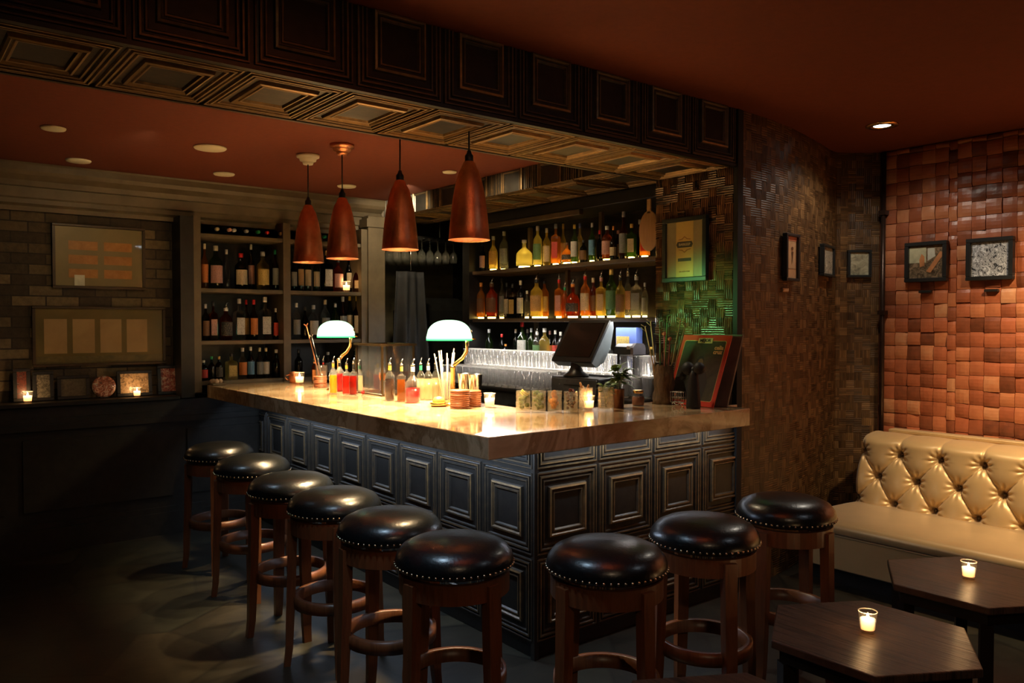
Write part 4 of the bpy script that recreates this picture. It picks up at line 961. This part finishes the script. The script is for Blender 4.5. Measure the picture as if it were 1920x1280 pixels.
# garnish glasses along the front leg
M_CUT = glassy('cut_glass', (.95, .9, .78), .86, .05)
def cut_glass(label, loc, h=.112, r=.037):
    t = thing('garnish_glass', label, 'glass', loc, 0, 'cut glass tumblers of garnish')
    m = MB().lathe([(0, 0), (r * .95, 0), (r, .006), (r * 1.03, h), (r * 1.0, h), (r * .9, .012), (0, .012)], seg=18, smooth=False)
    for k in range(12):
        a = 2 * PI * k / 12; a2 = a + .5
        for aa, ab in ((a, a2), (a2, a)): m.tube([(r * 1.01 * math.cos(aa), r * 1.01 * math.sin(aa), .012), (r * 1.02 * math.cos(ab), r * 1.02 * math.sin(ab), .055)], .0012, 4)
    m.build('glass_cup', M_CUT, t); return t
def fill(label, name, cat, loc, m, n, rr, r=.024, z0=.016, z1=.094, squash=1., glow=False):
    random.seed(hash(name) % 100 if 0 else len(name))
    for k in range(n):
        a = random.uniform(0, 2 * PI); q = r * math.sqrt(random.random())
        z = z0 + rr + (z1 - z0) * k / n
        ob = MB().ball((0, 0, 0), rr, sz=squash).build(name, m, loc=(loc[0] + q * math.cos(a), loc[1] + q * math.sin(a), loc[2] + z), rot=(random.random() * 3, random.random() * 3, 0))
        ob['label'] = label; ob['category'] = cat; ob['group'] = label
GP = [(2.672, 3.215), (2.735, 3.125), (2.80, 3.05), (2.885, 3.02)]
GP = [(2.655, 3.10), (2.722, 3.045), (2.79, 2.99), (2.862, 2.935)]
GP = [tuple(C(px, 773)[:2]) for px in (981, 1010, 1040, 1070)]
Z1 = 1.0805
g = [(p[0], p[1], Z1) for p in GP]
cut_glass('cut glass tumbler of lemon peel and lime, leftmost garnish glass', g[0]); cut_glass('cut glass tumbler of green olives, second garnish glass', g[1])
cut_glass('cut glass tumbler of small orange fruit, third garnish glass', g[2]); cut_glass('cut glass tumbler of brown cherries, fourth garnish glass', g[3], .108, .036)
M_LEMON = mat('lemon', (.75, .58, .08), .4); M_OLIVE = mat('olive_green', (.12, .17, .03), .3); M_ORANGE = mat('small_orange', (.8, .34, .04), .4); M_BROWNB = mat('brown_cherry', (.16, .035, .02), .25)
fill('green lime chunk in the leftmost garnish glass', 'lime_piece', 'lime', g[0], M_OLIVE, 8, .0135)
pl_ = MB()
for k in range(3): pl_.lathe([(.018, 0), (.024, .003), (.018, .006)], (0, 0, k * .009), seg=14, a0=k, a1=k + 4.4)
pl_.build('lemon_peel', M_LEMON, loc=(g[0][0], g[0][1], Z1 + .09), rot=(.5, .4, 0), label='curled yellow lemon peel on top of the leftmost garnish glass', category='lemon peel')
fill('green olive in the second garnish glass', 'olive', 'olive', g[1], M_OLIVE, 18, .0105, squash=1.3)
fill('small orange fruit in the third garnish glass', 'kumquat', 'fruit', g[2], M_ORANGE, 9, .0155, r=.018)
fill('brown cherry heaped in the fourth garnish glass', 'brown_cherry', 'cherry', g[3], M_BROWNB, 26, .0085, z1=.112)
gp = C(1103, 768); gg = cut_glass('cut glass tumbler holding pale ginger sticks behind the bar candle', (gp[0], gp[1] + .02, Z1), .118, .037)
for k in range(6):
    a = k * 1.05; ob = MB().tube([(0, 0, .015), (math.cos(a) * .012, math.sin(a) * .012, .09), (math.cos(a) * .03, math.sin(a) * .03, .10 + .045 * ((k * 7) % 5) / 4)], [.009, .009, .005], 8).build('ginger_stick', mat('ginger', (.6, .3, .1), .5), loc=(gp[0], gp[1] + .02, Z1), rot=(0, 0, .3))
    ob['label'] = 'pale orange ginger stick standing in the glass behind the candle'; ob['category'] = 'ginger'; ob['group'] = 'ginger sticks in a glass'
gp = C(1136, 769); cut_glass('taller cut glass of mint sprigs near the bar candle', (gp[0], gp[1], Z1), .125, .041)
gp2 = C(1160, 765)
M_LEAF = mat('herb_leaf', (.09, .16, .03), .4, **{'Sheen Weight': .1})
def leaf(mb, base, d, ln, wd):
    d = Vector(d).normalized(); u = d.cross(Vector((0, 0, 1)));
    if u.length < .1: u = Vector((1, 0, 0))
    u.normalize(); n = u.cross(d); vs = []
    for i in range(6):
        t = i / 5; w2 = wd * math.sin(PI * min(.98, t * .9 + .08)); droop = Vector((0, 0, -.35 * ln * t * t)); c = Vector(base) + d * ln * t + droop
        vs += [c - u * w2 - n * .15 * w2, c + n * .001, c + u * w2 - n * .15 * w2]
    mb.add(vs, [(r * 3 + c, r * 3 + c + 1, r * 3 + c + 4, r * 3 + c + 3) for r in range(5) for c in range(2)], smooth=True)
def sprig(label, loc, hgt, n, seed, ln=.05):
    random.seed(seed); t = thing('mint_sprig', label, 'herb', loc, 0); m = MB(); lf = MB(); tips = []
    for k in range(3):
        a = k * 2.1 + seed; p1 = (math.cos(a) * .012, math.sin(a) * .012, hgt * .6); p2 = (math.cos(a) * .03, math.sin(a) * .03, hgt); m.tube([(0, 0, .015), p1, p2], .0018, 5); tips.append((p1, p2))
    for k in range(n):
        p1, p2 = tips[k % 3]; t_ = random.uniform(.1, 1.05); b0 = [p1[i] + (p2[i] - p1[i]) * t_ for i in range(3)]; a = random.uniform(0, 2 * PI); leaf(lf, b0, (math.cos(a), math.sin(a), random.uniform(-.2, 1.1)), ln * random.uniform(.7, 1.1), ln * .22)
    m.build('stem', M_LEAF, t); lf.build('leaves', M_LEAF, t); return t
sprig('bunch of green mint standing in the tall cut glass', (gp[0], gp[1], Z1), .14, 24, 3, .055)
tv = thing('bronze_cup', 'dark ribbed metal cup of herbs behind the mint glass', 'cup', (gp2[0], gp2[1], Z1))
MB().lathe([(0, 0), (.028, 0), (.03, .1), (.033, .105), (.03, .105), (.026, .005), (0, .005)], seg=20).build('cup', mat('dark_copper', (.2, .09, .05), .3, .9), tv)
sprig('bunch of broad dark herb leaves above the bronze cup', (gp2[0], gp2[1], Z1 + .008), .21, 34, 5, .085)
jp = C(1201, 760); jr = thing('spice_jar', 'small glass jar of brown spice with a metal lid', 'jar', (jp[0] - .02, jp[1], Z1))
MB().lathe([(0, 0), (.031, 0), (.036, .01), (.036, .055), (.028, .068), (.026, .074)], seg=24).build('glass_body', M_GLASS, jr)
MB().lathe([(0, .004), (.031, .004), (.033, .012), (.033, .05), (0, .052)], seg=20).build('spice', mat('brown_spice', (.2, .07, .03), .8), jr)
MB().lathe([(0, .088), (.028, .088), (.03, .086), (.03, .072), (.028, .07), (0, .07)], seg=24).build('lid', M_BRASS, jr)
# driftwood vase with sticks
vp = C(1240, 758); vz = thing('bark_vase', 'tall rough brown bark vase of sticks left of the red framed cover', 'vase', (3.52, 3.035, Z1))
m = MB(); vs = []; random.seed(5)
for j in range(9):
    for i in range(20):
        a = 2 * PI * i / 20; r = .055 + .006 * math.sin(3 * a + j) + random.uniform(-.004, .004); vs.append((r * math.cos(a), r * math.sin(a), j * .0275 + (random.uniform(-.012, .012) if j == 8 else 0)))
m.add(vs, [(j * 20 + i, j * 20 + (i + 1) % 20, (j + 1) * 20 + (i + 1) % 20, (j + 1) * 20 + i) for j in range(8) for i in range(20)] + [tuple(range(19, -1, -1))], smooth=True)
m.build('body', wood('bark', (.06, .035, .018), (.16, .10, .05), .6, (8, 8, 1), 4, .8, .01), vz)
ST = [((-.02, .02), (-.055, .05), .47, 'pale_twig'), ((-.03, .0), (-.09, .06), .44, 'pale_twig'), ((.0, -.01), (.005, .0), .40, 'red_pick'), ((.012, -.015), (.03, -.02), .37, 'red_pick'), ((.02, .0), (.10, -.04), .48, 'pale_twig'), ((.025, -.01), (.12, -.06), .46, 'pale_twig'), ((.0, .02), (-.01, .02), .47, 'dark_stem'), ((.01, .01), (.045, .01), .5, 'dark_stem')]
for i, (a, b_, hh, kd) in enumerate(ST):
    mm = {'pale_twig': mat('twig', (.45, .27, .12), .6), 'red_pick': mat('red_pick', (.5, .12, .08), .4), 'dark_stem': M_LEAF}[kd]
    k = MB().tube([(a[0], a[1], .02), (a[0] + (b_[0] - a[0]) * .5, a[1] + (b_[1] - a[1]) * .5, hh * .55), (b_[0], b_[1], hh)], .0035, 6)
    if kd == 'pale_twig':
        for q in range(3): k.tube([(b_[0], b_[1], hh - .012 * q), (b_[0] + (.018 if q % 2 else -.022), b_[1] + .01, hh + .012 - .008 * q)], .002, 5)
    if kd == 'dark_stem':
        for q in range(5): leaf(k, (b_[0], b_[1], hh - .02 * q), (math.cos(q * 2), math.sin(q * 2), .6), .05, .01)
    if kd == 'red_pick': k.ball((b_[0], b_[1], hh), .012)
    ob = k.build({'pale_twig': 'dry_twig', 'red_pick': 'cocktail_pick', 'dark_stem': 'leafy_stem'}[kd], mm, loc=(3.52, 3.035, Z1))
    ob['label'] = {'pale_twig': 'pale dry twig with a forked tip in the bark vase', 'red_pick': 'thin red striped stick with dark ball in the bark vase', 'dark_stem': 'dark leafy stem standing in the bark vase'}[kd]
    ob['category'] = {'pale_twig': 'twig', 'red_pick': 'stick', 'dark_stem': 'plant'}[kd]; ob['group'] = 'sticks in the bark vase'
# leaning red-bordered cover
M_RED = mat('red_card', (.55, .035, .015), .35, vary=.08); M_GOLDL = mat('gold_ink', (.6, .4, .14), .4, vary=.1)
al = thing('record_cover', 'red-bordered dark cover reading MEJOR leaning at the end of the bar', 'poster', (3.545, 2.875, Z1 + .002))
al.rotation_euler = (Matrix.Rotation(-PI / 2, 4, 'Z') @ Matrix.Rotation(-math.radians(23), 4, 'X')).to_euler()
AW, AH = .168, .425
MB().box((-AW, 0, 0), (AW, .006, AH), bev=.002).build('board', M_RED, al)
def rrect(x0, z0, x1, z1, r, n=4):
    pts = []
    for cx, cz, a0 in ((x1 - r, z0 + r, -PI / 2), (x1 - r, z1 - r, 0), (x0 + r, z1 - r, PI / 2), (x0 + r, z0 + r, PI)):
        for k in range(n + 1): a = a0 + PI / 2 * k / n; pts.append((cx + r * math.cos(a), cz + r * math.sin(a)))
    return pts
MB().poly(rrect(-AW + .022, .03, AW - .022, AH - .035, .012), -.0006).build('inner_border', M_GOLDL, al)
pp = MB().poly(rrect(-AW + .025, .033, AW - .025, AH - .038, .011), -.0012).build('photograph', art('dark_olive_print', [(.3, (.02, .022, .014)), (.6, (.05, .05, .03)), (.8, (.09, .075, .04))], 8, coat=.3), al)
fig = MB(); 
fig.poly([(-.055, .035), (.075, .035), (.085, .14), (.06, .2), (.02, .215), (-.02, .2), (-.05, .15)], -.0018)
fig.poly([(.0 + .028 * math.cos(a), .255 + .042 * math.sin(a)) for a in [k * .4 for k in range(16)]], -.0018); fig.build('portrait_dress', mat('black_print', (.012, .01, .01), .4), pp)
f2 = MB().poly([(.0 + .02 * math.cos(a) + .004, .25 + .03 * math.sin(a)) for a in [k * .45 for k in range(14)]], -.0024).poly([(-.01, .2), (.03, .2), (.02, .232), (.0, .232)], -.0022); f2.build('portrait_face', mat('brown_print', (.2, .11, .05), .5), pp)
MB().box((-.05, -.004, AH - .052), (.05, -.0005, AH - .02), bev=.001).build('plaque', mat('tan_plaque', (.5, .34, .15), .4), al)
text('MEJOR', .026, mat('black_ink', (.01, .01, .01), .5), al, Matrix.Translation((0, -.0048, AH - .0365)) @ UPRIGHT, bold=.0006)
M_ORI = mat('orange_ink', (.75, .38, .16), .4)
text('celia', .034, M_ORI, al, Matrix.Translation((.105, -.002, AH - .078)) @ UPRIGHT, bold=.001); text('cruz', .034, M_ORI, al, Matrix.Translation((.103, -.002, AH - .104)) @ UPRIGHT, bold=.001)
fr2 = thing('leaning_frame', 'plain grey-brown board leaning behind the red bordered cover', 'frame', (3.635, 2.865, Z1 + .002)); fr2.rotation_euler = (Matrix.Rotation(-PI / 2, 4, 'Z') @ Matrix.Rotation(-math.radians(20), 4, 'X')).to_euler()
MB().box((-.165, 0, 0), (.18, .012, .42), bev=.002).build('board', mat('grey_board', (.13, .10, .075), .5), fr2)
# black bow vase and little cart in front of the cover
bw = thing('black_figurine', 'slim black figurine with a bow standing before the red cover', 'figurine', (3.455, 2.768, Z1))
bw.scale = (1.25, 1.25, 1.3)
MB().lathe([(0, 0), (.03, 0), (.032, .01), (.028, .06), (.024, .11), (.02, .14), (.012, .16), (0, .165)], seg=18).build('body', mat('black_velvet', (.006, .006, .007), .6), bw)
m = MB(); m.ball((-.0, .03, .165), .028).ball((0, -.03, .168), .026).ball((0, 0, .16), .014); m.build('bow', MATS['black_velvet'], bw, label='round black bow loops')
ca = thing('wire_cart', 'tiny metal wire cart with curled feet before the red cover', 'cart', (3.44, 2.862, Z1)); m = MB()
for z in (.028, .055, .085): m.tube([(-.02, -.035, z), (.02, -.035, z), (.02, .035, z), (-.02, .035, z), (-.02, -.035, z)], .0018, 5)
for k in range(6):
    for x in (-.02, .02): m.tube([(x, -.035 + k * .014, .028), (x, -.035 + k * .014, .085)], .0012, 4)
m.build('basket', M_CHROME, ca)
for y in (-.03, .03):
    MB().tube([(-.0, y + .011 * math.cos(a), .0135 + .011 * math.sin(a)) for a in [k * .57 for k in range(12)]], .0022, 5).build('wheel', M_CHROME, ca)
MB().tube([(-.02, -.035, .028), (-.01, 0, .014), (-.02, .035, .028)], .002, 5).build('foot_scroll', M_CHROME, ca)

# ------------------------------------------------------------------ framed pictures
M_FRB = mat('black_frame', (.015, .016, .016), .35)
def frame(name, label, cat, loc, rz, W, Hh, fw=.02, dp=.025, mats=None, pic=None, matw=0., group=None, lean=0., parts=None, framem=None):
    t = thing(name, label, cat, loc, rz, group)
    if lean: t.rotation_euler = (Matrix.Rotation(rz, 4, 'Z') @ Matrix.Rotation(-lean, 4, 'X')).to_euler()
    m = MB()
    for a, b_ in (((-W / 2, 0), (W / 2, fw)), ((-W / 2, Hh - fw), (W / 2, Hh)), ((-W / 2, fw), (-W / 2 + fw, Hh - fw)), ((W / 2 - fw, fw), (W / 2, Hh - fw))): m.box((a[0], -dp, a[1]), (b_[0], 0, b_[1]), bev=.003)
    m.build('frame', framem or M_FRB, t)
    q = MB().box((-W / 2 + fw, -dp * .5, fw), (W / 2 - fw, -.001, Hh - fw)); 
    if matw: q.build('mount', mat('cream_mount', (.5, .45, .34), .6), t); q = MB().panel(-W / 2 + fw + matw, fw + matw, W / 2 - fw - matw, Hh - fw - matw, -dp * .5 - .001)
    pc = q.build('picture', pic, t)
    if parts: parts(t, pc, W, Hh, fw, -dp * .5 - .0015)
    return t
# brick wall art
OLV = art('olive_board', [(.35, (.20, .16, .065)), (.65, (.25, .20, .085))], 3, dist=.5, rough=.4, coat=.6)
def parts1(t, pc, W, Hh, fw, y):
    m = MB()
    for r in range(3):
        for c in range(2):
            x0 = -.2 + c * .225; z0 = .075 + r * .098
            m.panel(x0, z0, x0 + .185, z0 + .062, y - .001)
    m.build('printed_blocks', art('rust_block', [(.3, (.36, .15, .03)), (.7, (.48, .23, .06))], 20, dist=.5, coat=.5), pc)
    MB().panel(-.165, .02, -.1, .095, y - .002).build('small_card', mat('pale_card', (.6, .62, .5), .4), pc)
frame('framed_art', 'wide pale framed print of six rusty blocks, upper on the brick wall', 'picture', (1.26, YW - .001, 1.785), 0, .60, .45, .018, .03, pic=OLV, parts=parts1, framem=mat('thin_brown_frame', (.05, .03, .015), .4))
def parts2(t, pc, W, Hh, fw, y):
    m = MB()
    for c in range(4): m.panel(-.36 + c * .175, .09, -.36 + c * .175 + .14, .33, y - .001)
    m.build('printed_panels', art('sand_panel', [(.3, (.32, .2, .08)), (.7, (.42, .28, .12))], 5, dist=.5, coat=.7), pc)
    MB().panel(-W / 2 + fw, fw, W / 2 - fw, .07, y - .001).build('lower_band', art('dark_green_band', [(.3, (.08, .07, .025)), (.7, (.16, .12, .04))], 9, coat=.6), pc)
frame('framed_art', 'longer framed print of sandy panels, lower on the brick wall', 'picture', (1.265, YW - .001, 1.24), 0, .86, .42, .018, .03, pic=art('olive_board_two', [(.35, (.15, .12, .05)), (.65, (.2, .15, .06))], 3, dist=.5, rough=.2, coat=.9), parts=parts2, framem=MATS['thin_brown_frame'])
# photographs on the ledge
BW = [(.3, (.02, .02, .015)), (.45, (.3, .26, .18)), (.55, (.06, .05, .03)), (.7, (.45, .4, .3))]
LF = [(.765, .10, .225, 'dark upright photo frame at the far left end of the ledge', [(.3, (.02, .012, .01)), (.5, (.2, .05, .03)), (.6, (.03, .02, .02)), (.75, (.5, .4, .35))]),
      (.89, .125, .2, 'upright photo of pale figures among foliage on the ledge', BW),
      (1.075, .2, .165, 'wide dim brown landscape photo in black frame on the ledge', [(.3, (.06, .05, .03)), (.7, (.16, .13, .08))]),
      (1.47, .235, .185, 'wide bright seaside photo behind the ledge candle', [(.35, (.1, .07, .04)), (.5, (.5, .32, .16)), (.62, (.65, .45, .25))]),
      (1.705, .15, .215, 'upright red and white photo frame nearest the cabinet', [(.35, (.06, .03, .02)), (.5, (.35, .07, .04)), (.62, (.5, .42, .32))])]
for i, (x, W, Hh, lb, st_) in enumerate(LF):
    frame('photo_frame', lb, 'picture', (x, YW - .06, 1.0115), 0, W, Hh, .022, .015, pic=art(f'ledge_photo_{"abcde"[i]}', st_, 36, dist=1.5, coat=.4), lean=.12, group='photographs on the ledge')
rp = thing('round_plate', 'round decorated plate standing between photographs on the ledge', 'plate', (1.265, YW - .06, 1.0115), 0)
MB().lathe([(0, 0), (.06, 0), (.075, .008), (.077, .012), (.06, .006), (0, .005)], seg=30).build('dish', art('patterned_plate', [(.35, (.03, .02, .015)), (.5, (.35, .1, .05)), (.6, (.5, .42, .35)), (.7, (.05, .04, .03))], 30, dist=2, coat=.8), rp, loc=(0, -.0, .078), rot=(PI / 2 - .15, 0, 0))
MB().box((-.03, -.03, 0), (.03, .02, .006)).build('stand', M_DARK, rp)
np_ = thing('napkin_tray', 'small tray of crumpled paper at the cabinet corner of the ledge', 'tray', (1.93, YL - .03, 1.02))
np_.location = (1.945, YL - .045, 1.081); MB().box((-.0, -.08, 0), (.1, .03, .012), bev=.003).build('tray', M_TRIM, np_)
m = MB(); random.seed(3)
for k in range(9): m.ball((random.uniform(.015, .085), random.uniform(-.06, .01), .026), random.uniform(.014, .02), seg=6)
m.build('paper', mat('crumpled_paper', (.55, .4, .28), .7, bmp=.5), np_)

# poster on the pilaster
def partsP(t, pc, W, Hh, fw, y):
    MB().panel(-.065, fw, .065, Hh - fw, y - .0008).build('yellow_panel', mat('poster_yellow', (.5, .36, .09), .5, vary=.06), pc)
    ink = mat('poster_ink', (.05, .055, .03), .5)
    MB().poly([(-.063, .222), (-.053, .204), (.053, .204), (.063, .222), (.053, .24), (-.053, .24)], y - .0016).panel(-.05, .122, .05, .141, y - .0016).build('name_plate', ink, pc)
    br = mat('poster_brown', (.35, .2, .05), .5)
    m = MB()
    for s_ in (1, -1):
        z = .222 + s_ * .029
        for a, b_ in (((-.045, 0), (-.018, .004)), ((-.018, .004), (0, .018)), ((0, .018), (.018, .004)), ((.018, .004), (.045, 0))):
            m.tube([(a[0], y - .002, z + s_ * a[1]), (b_[0], y - .002, z + s_ * b_[1])], .002, 4)
    m.build('scroll_ornament', br, pc)
    text('BARKEEP', .022, mat('pale_ink', (.6, .55, .3), .5), t, Matrix.Translation((0, y - .0024, .222)) @ UPRIGHT)
    text('EST. NEW YORK', .011, br, t, Matrix.Translation((0, y - .002, .06)) @ UPRIGHT)
frame('framed_poster', 'green-black framed yellow poster above the woven bamboo pilaster', 'poster', (XP - .014, 3.115, 1.79), -PI / 2, .33, .385, .026, .03, pic=mat('poster_olive', (.25, .22, .1), .5, vary=.1), parts=partsP, framem=mat('green_black_frame', (.02, .028, .022), .35))

# pictures on the curved woven wall
def wall_frame(px0, px1, z0, z1, lb, stops, scale, fw=.018, parts=None, dist=2.5):
    pc = (px0 + px1) / 2; best = None
    for k in range(400):
        S = LP * k / 400; p, nn = path(S); v = Vector((p[0], p[1], 1.9)) - CAM; q = v.dot(RT) / v.dot(FW) * F_PX + 960
        if best is None or abs(q - pc) < best[0]: best = (abs(q - pc), p, nn, v.dot(FW))
    _, p, nn, Z = best; tx = Vector((-nn[1], nn[0])); cosv = abs(tx.dot(Vector((RT.x, RT.y)))) ; W = (px1 - px0) * Z / F_PX / max(.4, cosv)
    rz = math.atan2(nn[0], -nn[1])
    frame('framed_print', lb, 'picture', (p[0] + nn[0] * .012, p[1] + nn[1] * .012, z0), rz, W, z1 - z0, fw, .03, pic=art('print_' + lb[:12].replace(' ', '_'), stops, scale, dist=dist, coat=.2), parts=parts, group='small framed prints in the lounge')
def partsW(t, pc, W, Hh, fw, y):
    MB().panel(-W / 2 + fw, Hh - fw - .025, W / 2 - fw, Hh - fw, y).build('red_band', mat('faded_red', (.6, .2, .1), .5), pc)
    m = MB().poly([(.01 + .014 * math.cos(a), .2 + .012 * math.sin(a)) for a in [k * .5 for k in range(12)]], y - .0005).poly([(.02, .18), (.026, .185), (.018, .15), (.01, .12), (.0, .1), (.006, .14), (.0, .17), (.004, .185)], y - .0005).poly([(-W / 2 + fw, .075), (W / 2 - fw, .075), (W / 2 - fw, .078), (-W / 2 + fw, .078)], y - .0005)
    m.build('figure_drawing', mat('sepia_ink', (.12, .05, .02), .5), pc)
wall_frame(1457, 1495, 1.80, 2.09, 'tall narrow pinkish print in black frame on the woven wall', [(.3, (.5, .28, .15)), (.6, (.62, .4, .2)), (.75, (.4, .3, .15))], 6, parts=partsW)
wall_frame(1521, 1567, 1.86, 2.075, 'middle black framed monochrome print on the woven wall', [(.36, (.03, .025, .015)), (.47, (.6, .54, .4)), (.53, (.08, .06, .04)), (.6, (.75, .68, .52))], 20)
wall_frame(1587, 1630, 1.865, 2.06, 'grey-green framed print on the woven wall nearest the pipe', [(.35, (.16, .15, .1)), (.55, (.38, .35, .23)), (.7, (.55, .5, .36))], 20, dist=1.)
RW = -PI / 2
def partsR(t, pc, W, Hh, fw, y):
    MB().panel(-.115, .13, -.0, .235, y).build('pale_sky', mat('pale_sky', (.45, .42, .26), .5, nscale=15), pc)
    MB().poly([(.03, .06), (.1, .16), (.12, .19), (.09, .2), (.03, .11), (.0, .07)], y - .001).poly([(-.04, .1), (-.01, .11), (-.01, .17), (-.03, .19), (-.045, .15)], y - .001).build('painted_figures', mat('ochre_paint', (.5, .2, .07), .5), pc)
    MB().poly([(.01, .14), (.06, .17), (.055, .225), (.01, .225)], y - .0005).build('pale_window', mat('pale_window', (.5, .48, .38), .5), pc)
frame('framed_print', 'black framed colour painting on the red wall, left one', 'picture', (XR - .022, 2.495, 1.82), RW, .275, .27, .026, .04, pic=art('print_scene', [(.35, (.03, .02, .012)), (.5, (.16, .11, .06)), (.65, (.3, .2, .12))], 24, coat=.3), parts=partsR, group='small framed prints in the lounge')
frame('framed_print', 'black framed black-and-white crowd print on the red wall, right one', 'picture', (XR - .022, 2.10, 1.815), RW, .275, .27, .026, .04, pic=art('print_crowd', [(.4, (.03, .035, .04)), (.47, (.6, .62, .64)), (.53, (.1, .11, .12)), (.58, (.7, .72, .74))], 21, dist=2.5, detail=3, coat=.2), group='small framed prints in the lounge')
for y, z, lb in ((2.50, 1.745, 'small dark bracket under the colour painting on the red wall'), (2.09, 1.74, 'small dark bracket under the crowd print on the red wall')):
    MB().box((-.03, -.04, 0), (0, .04, .018), bev=.003).build('wall_bracket', M_DARK, loc=(XR - .02, y, z), label=lb, category='bracket')
p = at(1467, 543, y=2.82); MB().box((-.03, -.02, -.013), (.03, 0, .013), bev=.004).build('name_card', mat('tan_card', (.45, .25, .12), .5), loc=(p.x, 2.815, 1.745), label='small tan card below the narrow print on the woven wall', category='card')
